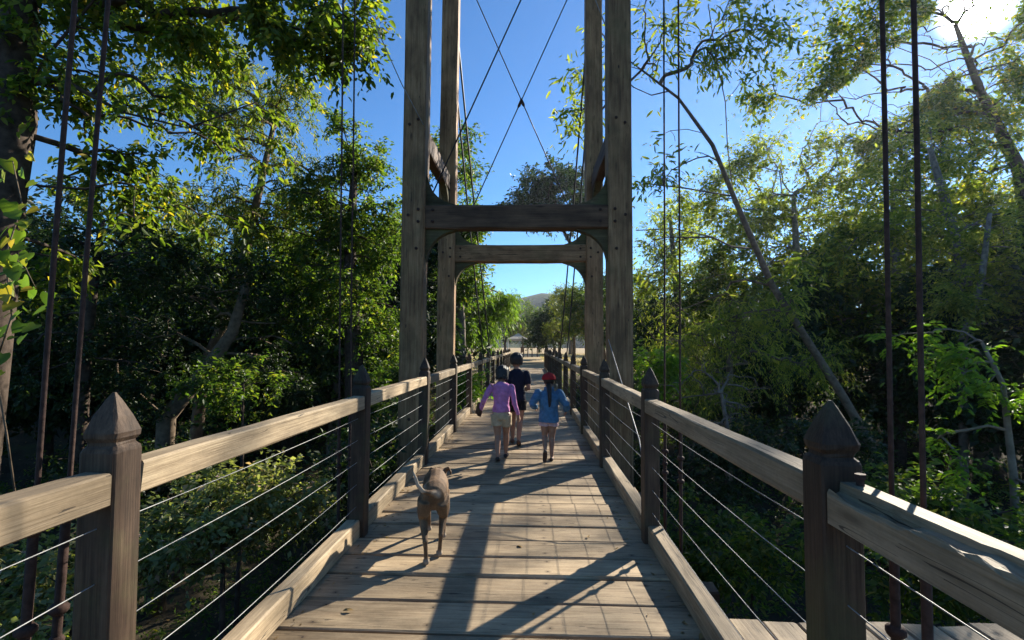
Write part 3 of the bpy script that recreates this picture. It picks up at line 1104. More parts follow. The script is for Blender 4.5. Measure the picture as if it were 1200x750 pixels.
# --- right bank
tree('slender_tree', 'slender leaning tree with sparse yellow-green leaves right of the tower',
     [stand(1060, 570, 12.2, 0.117), A(1040, 555, 12.2, 0.113), A(985, 460, 12.2, 0.093), A(905, 335, 12.2, 0.079), A(868, 250, 12.2, 0.061), A(835, 170, 12.2, 0.048), A(795, 115, 12.2, 0.034), A(752, 82, 12.2, 0.021)],
     [lobe(800, 400, 12.4, 1.3, 1.2, 0.7, 22), lobe(880, 380, 12.0, 1.0, 1.0, 0.8, 24), lobe(930, 330, 12.0, 0.9, 1.0, 0.7, 20), lobe(760, 40, 12.2, 1.30, 1.30, 0.87, 45), lobe(700, 110, 12.0, 1.09, 1.16, 1.01, 34), lobe(830, 30, 12.4, 1.30, 1.45, 0.72, 34), lobe(770, 200, 12.6, 1.01, 1.30, 1.01, 31), lobe(690, 60, 12, 0.72, 1.01, 0.72, 15),
      lobe(770, 290, 12.4, 1.01, 1.30, 0.72, 24), lobe(905, 25, 12.0, 1.3, 1.3, 0.7, 15), lobe(880, 60, 12.3, 1.01, 1.16, 0.87, 21), lobe(790, 350, 12.8, 1.01, 1.16, 0.72, 18)],
     LF_BACK, BARK_TAN, 12, per=16, tl=0.7, ll=0.20, lw=0.055, droop=0.55, hexa=True, tip=0.0058, spread=0.9,
     limbs=[[A(880, 300, 12.2), A(835, 278, 12.2), A(790, 268, 12.2), A(745, 270, 12.2)], [A(855, 225, 12.2), A(850, 120, 12.3), A(838, 60, 12.3), A(830, 5, 12.4)], [A(858, 230, 12.2), A(800, 220, 12.2), A(755, 215, 12.3)]])
tree('tall_tree', 'tall olive tree rising behind the right tower posts over the far railing',
     [stand(800, 430, 34, 0.35), A(798, 380, 34, 0.3), A(790, 310, 34, 0.2), A(785, 250, 34, 0.1)],
     [lobe(785, 270, 34, 2.2, 2.4, 1.8, 70), lobe(820, 310, 34, 2.6, 2.4, 2.0, 80), lobe(765, 330, 34, 1.8, 2.4, 1.8, 60), lobe(800, 370, 34, 2.8, 2.6, 1.6, 80)],
     LF_BACK, BARK_GREY, 19, per=54, tl=1.0, ll=0.24, lw=0.09, tip=0.009)
tree('hazy_tree', 'tall sunlit olive-green tree behind the right-hand hanger rods',
     [stand(950, 480, 29, 0.34), A(945, 420, 29, 0.3), A(935, 330, 29, 0.22), A(930, 230, 29, 0.12)],
     [lobe(905, 235, 29, 3.2, 2.6, 2.0, 110), lobe(960, 190, 29, 2.8, 2.6, 2.0, 90), lobe(985, 270, 30, 3.0, 2.7, 2.4, 100), lobe(880, 310, 28, 2.8, 2.6, 2.0, 90), lobe(855, 260, 29, 2.0, 2.4, 1.8, 50), lobe(960, 330, 28, 3.0, 2.6, 1.8, 80), lobe(930, 150, 29, 2.6, 2.4, 1.6, 66), lobe(985, 160, 29, 2.4, 2.4, 1.8, 66), lobe(870, 200, 29, 2.2, 2.4, 1.5, 54), lobe(820, 240, 29, 1.6, 2.2, 1.4, 36)],
     LF_BACK, BARK_GREY, 13, per=56, tl=1.0, ll=0.22, lw=0.095, tip=0.009)
tree('hazy_tree', 'sunlit tree with loose olive leaves below the right canopy',
     [stand(1060, 480, 26, 0.3), A(1055, 400, 26, 0.25), A(1050, 300, 26, 0.18), A(1045, 220, 26, 0.08)],
     [lobe(1040, 260, 26, 2.4, 2.4, 1.8, 80), lobe(1080, 310, 26, 2.6, 2.4, 1.8, 80), lobe(1020, 340, 26, 2.4, 2.4, 1.6, 70), lobe(1140, 260, 26, 2.4, 2.4, 2.0, 70), lobe(1170, 330, 26, 2.2, 2.4, 1.8, 60)],
     LF_BACK, BARK_GREY, 18, per=52, tl=0.9, ll=0.20, lw=0.085, tip=0.009)
tree('canopy_tree', 'tall tree with dark leaves against the sun at top right',
     [stand(1215, 440, 27, 0.42), A(1218, 330, 27, 0.38), A(1195, 200, 27, 0.31), A(1150, 110, 27, 0.2), A(1120, 30, 27.2, 0.1)],
     [lobe(1000, 50, 26, 3.6, 3.0, 2.0, 100), lobe(935, 75, 26, 2.6, 2.6, 1.8, 66), lobe(985, 115, 26, 2.4, 2.6, 1.6, 60), lobe(1060, 110, 27, 3.4, 3.2, 2.2, 110), lobe(1020, 160, 27, 2.6, 2.8, 1.6, 60), lobe(1165, 110, 27, 3.2, 3.2, 3.0, 120), lobe(1100, 30, 27, 3.4, 3.2, 1.8, 80),
      lobe(1180, 230, 27.6, 2.8, 3.0, 2.2, 80), lobe(1110, 190, 26, 2.4, 2.6, 1.8, 60), lobe(1080, -60, 27, 6.0, 4.0, 2.0, 90), lobe(1200, 20, 27, 2.4, 2.6, 2.2, 60), lobe(1070, 60, 26, 2.6, 2.6, 2.2, 90), lobe(1120, 120, 28, 3.2, 3, 2.4, 110), lobe(1180, 70, 28, 2.6, 2.6, 2.2, 80)],
     LF_NEAR, BARK_DARK, 14, per=44, tl=1.2, ll=0.27, lw=0.115, droop=0.4, tip=0.0095,
     limbs=[[A(1195, 200, 27), A(1130, 165, 27), A(1060, 140, 27), A(1000, 110, 27)], [A(1160, 130, 27), A(1090, 70, 27), A(1010, 40, 26.5), A(950, 55, 26)]])
tree('forked_tree', 'grey forked tree with a bent trunk under the canopy on the right',
     [stand(1150, 500, 19, 0.26), A(1150, 440, 19, 0.23), A(1135, 350, 19, 0.2), A(1112, 250, 19, 0.16), A(1090, 175, 19, 0.09)],
     [lobe(1090, 170, 19, 1.9, 1.9, 1.3, 44), lobe(1130, 280, 19, 1.8, 1.9, 1.3, 36), lobe(1060, 240, 19.4, 1.7, 1.8, 1.3, 40), lobe(1010, 290, 19, 1.6, 1.8, 1.2, 36)],
     LF_BACK, BARK_GREY, 15, per=46, tl=0.9, ll=0.19, lw=0.075, tip=0.008, limbs=[[A(1140, 380, 19), A(1165, 330, 19), A(1180, 270, 19)]])
tree('thin_tree', 'thin upright tree standing in shade at far right',
     [stand(1125, 480, 16, 0.12), A(1128, 400, 16, 0.11), A(1150, 330, 16, 0.095), A(1160, 250, 16, 0.06)],
     [lobe(1165, 290, 16, 1.6, 1.6, 1.4, 54), lobe(1120, 350, 16, 1.4, 1.4, 1.1, 44), lobe(1190, 370, 16, 1.5, 1.5, 1.1, 46)],
     LF_BACK, BARK_GREY, 16, per=60, tl=0.7, ll=0.15, lw=0.055, tip=0.007)
tree('feathery_tree', 'arching feathery tree with olive fronds beyond the right railing',
     [stand(850, 480, 13, 0.09), A(855, 420, 13, 0.08), A(865, 370, 13, 0.05)],
     [lobe(820, 400, 13, 1.2, 1.2, 0.8, 46), lobe(880, 380, 13, 1.3, 1.2, 0.8, 50), lobe(930, 420, 13.5, 1.2, 1.2, 0.7, 40), lobe(850, 450, 12.5, 1.4, 1.2, 0.6, 40), lobe(780, 360, 13.5, 0.7, 1.0, 0.8, 24)],
     LF_BACK, BARK_TAN, 17, per=72, tl=0.8, ll=0.10, lw=0.022, droop=0.9, tip=0.006)

# --- shrubs and small plants


def shrub(name, label, px, py, Y, r, n, mat, seed, per=60, ll=0.08, lw=0.04, bark=BARK_DARK, group=None, tl=0.35, **k):
    c = at(px, py, Y)
    g = gzf(c.x, c.y)
    rng = random.Random(seed)
    lobes = [((c.x + rng.uniform(-.7, .7) * r[0], c.y + rng.uniform(-.6, .6) * r[1], c.z + rng.uniform(-.4, .4) * r[2]),
              (r[0] * .7, r[1] * .7, r[2] * .7), n // 4) for _ in range(4)]
    return tree(name, label, [(c.x, c.y, g - .1, .05), (c.x + .05, c.y, (g + c.z) / 2, .04), (c.x, c.y, c.z, .02)], lobes, mat, bark, seed,
                per=per, ll=ll, lw=lw, tl=tl, cat='shrub', parts=('stem', 'foliage'), tip=0.004, group=group, **k)


shrub('flowering_shrub', 'sunlit flowering shrub below the left railing wires', 262, 596, 6.0, (1.1, 1.0, 0.6), 170, LF_PALE_LIT, 41, per=62, ll=0.075, lw=0.042)
shrub('leafy_shrub', 'sunlit shrub under the near left handrail beside the rusted rods', 15, 680, 4.6, (1.0, 0.9, 0.7), 120, LF_PALE_LIT, 42, per=60, ll=0.075, lw=0.042)
shrub('leafy_shrub', 'bright green shrub in the left undergrowth before the leaning trunk', 285, 450, 9.8, (1.1, 1.0, 0.6), 80, LF_MID, 43, per=60, ll=0.09, lw=0.045)
shrub('leafy_shrub', 'green shrub against the left railing beneath the tower', 455, 470, 10.5, (0.6, 1.0, 0.9), 90, LF_MID, 44, per=60, ll=0.09, lw=0.045)
shrub('leafy_shrub', 'small lime shrub poking past the left railing beyond the tower', 553, 447, 13.2, (0.4, 0.8, 0.5), 50, LF_LIME, 45, per=46, ll=0.1, lw=0.05)
shrub('leafy_shrub', 'bright yellow-green shrub beyond the right railing beside the tower', 763, 432, 11.0, (0.5, 0.6, 0.5), 60, LF_LIME, 46, per=50, ll=0.13, lw=0.05)
shrub('low_shrub', 'low green shrub in shade below the right railing wires', 880, 640, 6.5, (1.4, 1.2, 0.7), 120, LF_MID, 47, per=56, ll=0.085, lw=0.04)
shrub('low_shrub', 'low leafy shrub beside the side platform on the right', 1010, 660, 4.6, (1.2, 0.9, 0.45), 80, LF_MID, 48, per=50, ll=0.075, lw=0.035)
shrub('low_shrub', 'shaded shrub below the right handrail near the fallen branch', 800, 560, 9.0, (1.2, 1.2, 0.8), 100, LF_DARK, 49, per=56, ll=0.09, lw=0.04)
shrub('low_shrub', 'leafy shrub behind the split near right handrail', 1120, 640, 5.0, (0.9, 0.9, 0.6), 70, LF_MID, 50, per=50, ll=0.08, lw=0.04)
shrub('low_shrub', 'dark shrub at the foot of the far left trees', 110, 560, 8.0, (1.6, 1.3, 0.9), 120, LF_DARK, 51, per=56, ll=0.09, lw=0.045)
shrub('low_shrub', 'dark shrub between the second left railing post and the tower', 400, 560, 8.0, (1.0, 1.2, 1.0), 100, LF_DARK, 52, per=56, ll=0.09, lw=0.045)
shrub('low_shrub', 'broad dark shrub under the slender leaning tree', 960, 540, 9.5, (1.8, 1.5, 0.9), 130, LF_DARK, 53, per=56, ll=0.09, lw=0.045)
tree('young_tree', 'young tree with bright drooping fern-like sprays at right above the split handrail',
     [stand(1190, 700, 5.4, 0.04), A(1188, 560, 5.4, 0.034), A(1175, 450, 5.4, 0.025), A(1150, 400, 5.4, 0.014)],
     [lobe(1140, 425, 5.4, 0.42, 0.5, 0.22, 26), lobe(1175, 470, 5.4, 0.35, 0.5, 0.25, 16), lobe(1110, 545, 5.4, 0.12, 0.2, 0.45, 14), lobe(1075, 390, 5.6, 0.3, 0.3, 0.12, 8), lobe(1190, 600, 5.2, 0.3, 0.4, 0.3, 12)],
     LF_LIME, BARK_GREY, 54, per=40, tl=0.34, ll=0.075, lw=0.03, droop=0.35, hexa=True, tip=0.004, pinnate=True)

tree('bare_shrub', 'tangle of dry bare twigs below the slender leaning tree',
     [stand(850, 520, 10, 0.05), A(852, 500, 10, 0.045), A(845, 460, 10, 0.03)],
     [lobe(820, 450, 10, 0.8, 0.8, 0.5, 40), lobe(875, 470, 10, 0.8, 0.8, 0.5, 40), lobe(840, 510, 9.8, 0.9, 0.8, 0.4, 30)],
     LF_DRY, BARK_GREY, 57, per=4, tl=0.4, ll=0.07, lw=0.02, tip=0.006, cat='shrub', parts=('stem', 'foliage'))

# --- woodland behind: three kinds, copied
proto = []
for k, (mat, bark, ll, lw) in enumerate(((LF_DARK, BARK_DARK, 0.24, 0.12), (LF_MID, BARK_GREY, 0.24, 0.11), (LF_OLIVE, BARK_TAN, 0.22, 0.09))):
    r = random.Random(60 + k)
    lob = [((r.uniform(-1.8, 1.8), r.uniform(-1.8, 1.8), 3.0 + r.uniform(0, 4.5)), (1.7, 1.7, 1.25), 36) for _ in range(9)]
    proto.append((mat, bark, ll, lw, lob))
spots = []
rb = random.Random(77)
# (px, Y, size, kind) set by where the photograph shows mass behind the near trees
for px, Y, s, kk in ((-60, 15, 1.15, 0), (60, 18, 1.0, 0), (130, 17, 0.9, 0), (200, 20, 1.1, 1), (270, 19, 1.0, 0), (340, 21, 1.15, 0), (395, 20, 1.05, 1), (450, 21, 1.2, 0),
                     (480, 27, 1.1, 1), (505, 30, 1.15, 2), (20, 25, 1.3, 0), (160, 26, 1.3, 2), (300, 27, 1.2, 0), (400, 28, 1.3, 0),
                     (770, 27, 0.85, 0), (810, 21, 0.8, 2), (860, 22, 0.95, 0), (920, 21, 1.0, 0), (985, 22, 1.1, 1), (1050, 20, 1.1, 0), (1120, 19, 1.1, 0), (1200, 17, 1.15, 0), (1270, 15, 1.2, 0),
                     (840, 30, 0.95, 1), (960, 30, 1.2, 0), (1080, 28, 1.3, 2), (1190, 26, 1.3, 0), (1290, 24, 1.4, 1), (1370, 20, 1.4, 2), (1460, 17, 1.4, 1), (1600, 14, 1.4, 2), (-150, 20, 1.3, 1), (-280, 16, 1.3, 2)):
    spots.append((px, Y, s * (0.86 if px > 600 else 1.0), kk))
first = {}
ORD = ['first', 'second', 'third', 'fourth', 'fifth', 'sixth', 'seventh', 'eighth', 'ninth', 'tenth', 'eleventh', 'twelfth', 'thirteenth', 'fourteenth', 'fifteenth',
       'sixteenth', 'seventeenth', 'eighteenth', 'nineteenth', 'twentieth', 'twenty-first', 'twenty-second', 'twenty-third', 'twenty-fourth', 'twenty-fifth', 'twenty-sixth']


def rank(v, allv):
    return ORD[sorted(allv).index(v)]


names = {0: 'dark woodland tree', 1: 'mid-green woodland tree', 2: 'olive woodland tree'}
for px, Y, s, kk in spots:
    p = at(px, 405, Y)
    g = gzf(p.x, p.y) - 0.2
    side = 'left' if px < 600 else 'right'
    lb = names[kk] + ' beyond the ' + side + ' railing, ' + rank(px, [q[0] for q in spots if q[3] == kk and (q[0] < 600) == (px < 600)]) + ' of its kind from the left'
    if kk not in first:
        mat, bark, ll, lw, lob = proto[kk]
        o = tree('woodland_tree', lb, [(0, 0, 0, .24), (.1, 0, 1.6, .2), (-.1, .1, 3.4, .15), (.1, 0, 6, .06)], lob, mat, bark, 60 + kk, per=40, tl=0.8, ll=ll, lw=lw,
                 group=names[kk] + 's beyond the ' + side + ' railing', gaps=False, tip=0.011)
        first[kk] = o
        o.location = (p.x, p.y, g)
        o.rotation_euler = (0, 0, rb.uniform(0, 6.28))
        o.scale = (s, s, s * 1.05)
    else:
        o = copy_tree(first[kk], (p.x, p.y, g), rb.uniform(0, 6.28), s * rb.uniform(.92, 1.08), lb)
        o['group'] = names[kk] + 's beyond the ' + side + ' railing'
# far tree line beyond the dry field
far_spots = ((500, 95, 1.5), (530, 110, 1.4), (553, 100, 1.2), (575, 118, 1.5), (592, 125, 1.3), (612, 122, 1.2), (632, 118, 1.3), (650, 105, 1.4), (668, 98, 1.5), (690, 104, 1.3), (640, 52, 0.75), (672, 48, 0.85), (694, 46, 0.9), (655, 62, 0.9), (545, 44, 0.75), (565, 52, 0.8), (735, 42, 0.8), (719, 55, 0.9), (715, 95, 1.4), (740, 90, 1.3), (775, 88, 1.4), (820, 95, 1.3), (870, 90, 1.4))
for k, (px, Y, s) in enumerate(far_spots):
    p = at(px, 405, Y)
    o = copy_tree(first[(1, 0, 2)[k % 3]], (p.x, p.y, -0.2), rb.uniform(0, 6.28), s, 'distant tree in the line beyond the dry field, ' + rank(px, [q[0] for q in far_spots]) + ' from the left')
    o['group'] = 'distant trees beyond the dry field'

# --- climbing vine at the left edge, its big leaves one by one
vrng = random.Random(91)
vine = empty('climbing_vine', at(10, 370, 6.2), label='climbing vine with large heart-shaped yellow-green leaves at the left edge', cat='vine')
vb = vine.location
mb = MB()
vpts = [Vector(at(-6, 430, 6.4)) - vb, Vector(at(14, 370, 6.2)) - vb, Vector(at(6, 300, 6.2)) - vb, Vector(at(26, 240, 6.2)) - vb, Vector(at(14, 185, 6.4)) - vb]
mb.tube(vpts, [0.012, 0.012, 0.010, 0.009, 0.006], 6)
mb.tube([vpts[2], vpts[2] + Vector((.25, 0, -.1)), vpts[2] + Vector((.42, 0, -.4))], [0.008, 0.006, 0.004], 5)
mb.tube([vpts[0], vpts[0] + Vector((0, .2, -.9)), vpts[0] + Vector((-.1, .5, -2.0))], [0.012, 0.013, 0.014], 5)
link('stem', mb.mesh(True), BARK_TAN, vine)
heart = [(0, 0), (-.34, .16), (-.46, .02), (-.5, -.22), (-.34, -.6), (0, -1.0), (.34, -.6), (.5, -.22), (.46, .02), (.34, .16)]
hv = [(x_, y_, 0.10 * abs(x_) - 0.12 * y_ * y_) for x_, y_ in heart]
hme = mesh_from(hv + [(0, -.5, -.05)], [(10, i_, (i_ + 1) % 10) for i_ in range(10)], True)
LF_VINE = NT('vine_leaf')
_oi = LF_VINE.n('ObjectInfo')
_c = LF_VINE.ramp(_oi.outputs['Random'], [(0, (0.07, 0.13, 0.02)), (0.6, (0.13, 0.20, 0.03)), (0.85, (0.24, 0.24, 0.03)), (1, (0.40, 0.27, 0.03))])
_p = LF_VINE.principled(_c, 0.45, None, 0.35)
_t = LF_VINE.n('BsdfTranslucent')
LF_VINE.l(LF_VINE.mix(1.0, _c, (1.9, 2.0, 0.9, 1), 'MULTIPLY'), _t.inputs['Color'])
_mx = LF_VINE.n('MixShader')
_mx.inputs[0].default_value = 0.45
LF_VINE.l(_p.outputs[0], _mx.inputs[1])
LF_VINE.l(_t.outputs[0], _mx.inputs[2])
LF_VINE.l(_mx.outputs[0], LF_VINE.out.inputs['Surface'])
hme.materials.append(LF_VINE.m)
for k in range(74):
    seg = vrng.randrange(0, 4)
    t = vrng.random()
    p = vpts[seg].lerp(vpts[seg + 1], t)
    if k % 5 == 0:
        p = vpts[2] + Vector((.42 * t, 0, -.4 * t))
    o = link('leaf', hme, LF_VINE.m, vine)
    sc = vrng.uniform(0.09, 0.19)
    o.location = p + Vector((vrng.gauss(0, .13), vrng.gauss(0, .14) - .05, vrng.gauss(0, .12)))
    o.rotation_euler = (math.radians(90 + vrng.gauss(-25, 28)), vrng.gauss(0, .35), vrng.gauss(0, .7))
    o.scale = (sc, sc * 1.05, sc)

# --- ground cover of small plants in the gully: nobody could count it
rng = np.random.default_rng(101)
n = 5200
gx = np.concatenate([rng.uniform(-17, -1.7, n // 2), rng.uniform(1.7, 17, n // 2)])
gy = rng.uniform(1.5, 30, n)
gC = np.stack([gx, gy, gz(gx, gy) + rng.uniform(0.05, 0.5, n)], 1)
P, D, N, L, W = foliage(rng, gC, np.tile(np.array([[0, 0, 1.0]]), (n, 1)), 26, 0.4, 0.12, 0.045, 0.35, 1.2, False, 0.6)
V, Fc = leaf_mesh(P, D, N, L, W)
link('ground_cover', mesh_np(V, Fc), LF_MID, label='low leafy undergrowth covering the gully below the bridge', cat='undergrowth', kind='stuff')
# leaf litter on the soil
n = 16000
gx = rng.uniform(-20, 20, n)
gy = rng.uniform(1, 32, n)
P = np.stack([gx, gy, gz(gx, gy) + 0.03], 1)
V, Fc = leaf_mesh(P, unit(rng.normal(size=(n, 3)) * np.array([1, 1, .2])), np.tile(np.array([[0, 0, 1.0]]), (n, 1)) + rng.normal(size=(n, 3)) * .4, rng.uniform(.06, .14, n), rng.uniform(.03, .06, n))
link('leaf_litter', mesh_np(V, Fc), LF_DRY, label='dry brown fallen leaves scattered over the gully soil', cat='leaf litter', kind='stuff')
# dry grass of the far field
n = 24000
gx = rng.uniform(-26, 34, n)
gy = 33 + 70 * rng.random(n) ** 1.6
gx[np.abs(gx) < 1.5] += 3.2
P = np.stack([gx, gy, gz(gx, gy)], 1)
V, Fc = leaf_mesh(P, rng.normal(size=(n, 3)) * .35 + np.array([0, 0, 1.0]), rng.normal(size=(n, 3)), rng.uniform(.10, .28, n), rng.uniform(.02, .05, n))
link('dry_grass', mesh_np(V, Fc), leafmat('dry_grass_blade', (0.24, 0.17, 0.08), (0.34, 0.25, 0.12), (0.44, 0.34, 0.18), 0.3), label='dry tan grass on the far open field', cat='grass', kind='stuff')

# ------------------------------------------------------------------ people and the dog
DG = None


def solid(mb, voxel=0.006, smooth=4, fac=0.5, folds=0.0):
    """fuse the overlapping lofts of one body into a single continuous skin"""
    me = mb.mesh()
    o = bpy.data.objects.new('tmp', me)
    COL.objects.link(o)
    r = o.modifiers.new('r', 'REMESH')
    r.mode = 'VOXEL'
    r.voxel_size = voxel
    s = o.modifiers.new('s', 'SMOOTH')
    s.iterations = smooth
    s.factor = fac
    dg = bpy.context.evaluated_depsgraph_get()
    out = bpy.data.meshes.new_from_object(o.evaluated_get(dg))
    bpy.data.objects.remove(o)
    if folds:
        from mathutils import noise as mn
        nrm = [v.normal.copy() for v in out.vertices]
        for v, nn in zip(out.vertices, nrm):
            q = v.co
            h_ = mn.noise(Vector((q.x * 16, q.y * 16, q.z * 9))) + .6 * mn.noise(Vector((q.x * 30 + q.z * 22, q.y * 30, q.z * 16 + 7)))
            v.co = q + nn * (h_ * folds)
    out.polygons.foreach_set('use_smooth', [True] * len(out.polygons))
    return out


def cloth(name, col, vary=0.3, sc=22, rough=0.85, wrinkle=0.5, bands=None):
    m = NT(name)
    tc = m.n('TexCoord')
    v = tc.outputs['Object']
    nz = m.noise(v, sc, 5, 0.6)
    fine = m.noise(v, 260, 2, 0.5)
    c = m.mix(1.0, (*col, 1), m.ramp(nz, [(0.3, (1 - vary,) * 3), (0.7, (1 + vary * .4,) * 3)]), 'MULTIPLY')
    c = m.mix(0.25, c, m.ramp(fine, [(0.3, (.6, .6, .6)), (.7, (1.1, 1.1, 1.1))]), 'MULTIPLY')
    m.principled(c, rough, m.bump(m.noise(m.mapping(v, (1, 1, .55)), 14, 3, .5), wrinkle, 0.03), 0.15)
    return m.m


SKIN = plain('skin', (0.30, 0.155, 0.095), 0.55, 0.35, 0, 0.15, 20)
HAIR = plain('black_hair', (0.012, 0.009, 0.008), 0.5, 0.4, 0, 0.5, 120, 0.5)
SHOE = plain('dark_shoe_rubber', (0.012, 0.012, 0.014), 0.6, 0.3)


def V3(*a):
    return Vector(a)


def limb(mb, pts, rads, n=12):
    """round-ended loft through points, radii may be (a,b)"""
    P = [Vector(p) for p in pts]
    mb.tube(P, rads, n)
    for p, r in ((P[0], rads[0]), (P[-1], rads[-1])):
        rr = max(r) if isinstance(r, tuple) else r
        mb.ball(p, rr * 0.98, 10, 6)


def hand(mb, wrist, d, palm_n, s, curl=0.35):
    """palm, four unequal fingers and a thumb; d along the hand, palm_n out of the palm"""
    d = Vector(d).normalized()
    pn = Vector(palm_n)
    pn = (pn - d * pn.dot(d)).normalized()
    sd = d.cross(pn).normalized()
    w = Vector(wrist)
    mb.tube([w, w + d * .03 * s, w + d * .062 * s], [(.016 * s, .016 * s), (.030 * s, .013 * s), (.031 * s, .011 * s)], 10, up=tuple(sd))
    for k, ln in enumerate((.046, .056, .052, .040)):
        b = w + d * .06 * s + sd * (k - 1.5) * .0175 * s
        m1 = b + (d * math.cos(curl) + pn * math.sin(curl)) * ln * .5 * s
        e = m1 + (d * math.cos(curl * 2.2) + pn * math.sin(curl * 2.2)) * ln * .5 * s
        mb.tube([b, m1, e], [.0075 * s, .007 * s, .0055 * s], 7)
    b = w + d * .02 * s + sd * .022 * s
    m1 = b + (d * .6 + sd * .7 + pn * .3).normalized() * .03 * s
    mb.tube([b, m1, m1 + (d * .8 + sd * .2 + pn * .4).normalized() * .025 * s], [.010 * s, .0085 * s, .0065 * s], 7)


def head_shape(mb, c, h, fwd, up=V3(0, 0, 1)):
    """skull with jaw, nose, ears; c centre, h head height"""
    fwd = Vector(fwd).normalized()
    rt = fwd.cross(up).normalized()
    up = rt.cross(fwd).normalized()
    c = Vector(c)
    prof = [(-.50, .16, .05), (-.44, .24, .06), (-.30, .31, .03), (-.10, .355, .0), (.10, .385, -.02), (.28, .36, -.03), (.42, .25, -.03), (.49, .10, -.03)]
    mb.tube([c + up * (z * h) + fwd * (o_ * h) for z, r, o_ in prof], [(r * h, r * h * 1.12) for z, r, o_ in prof], 14, up=tuple(rt))
    mb.tube([c + fwd * .36 * h + up * .06 * h, c + fwd * .45 * h - up * .10 * h, c + fwd * .37 * h - up * .14 * h], [.03 * h, .055 * h, .05 * h], 8)   # nose
    mb.ball(c + fwd * .34 * h - up * .26 * h, .07 * h, 8, 6, (1.3, 1, .6))                                                                      # mouth
    for s_ in (-1, 1):
        mb.ball(c + rt * (s_ * .385 * h) - up * .03 * h, .10 * h, 8, 6, (.45, .6, 1))                                                            # ears
        mb.ball(c + rt * (s_ * .15 * h) + fwd * .36 * h + up * .02 * h, .05 * h, 8, 6)                                                           # eyes
    return rt, up


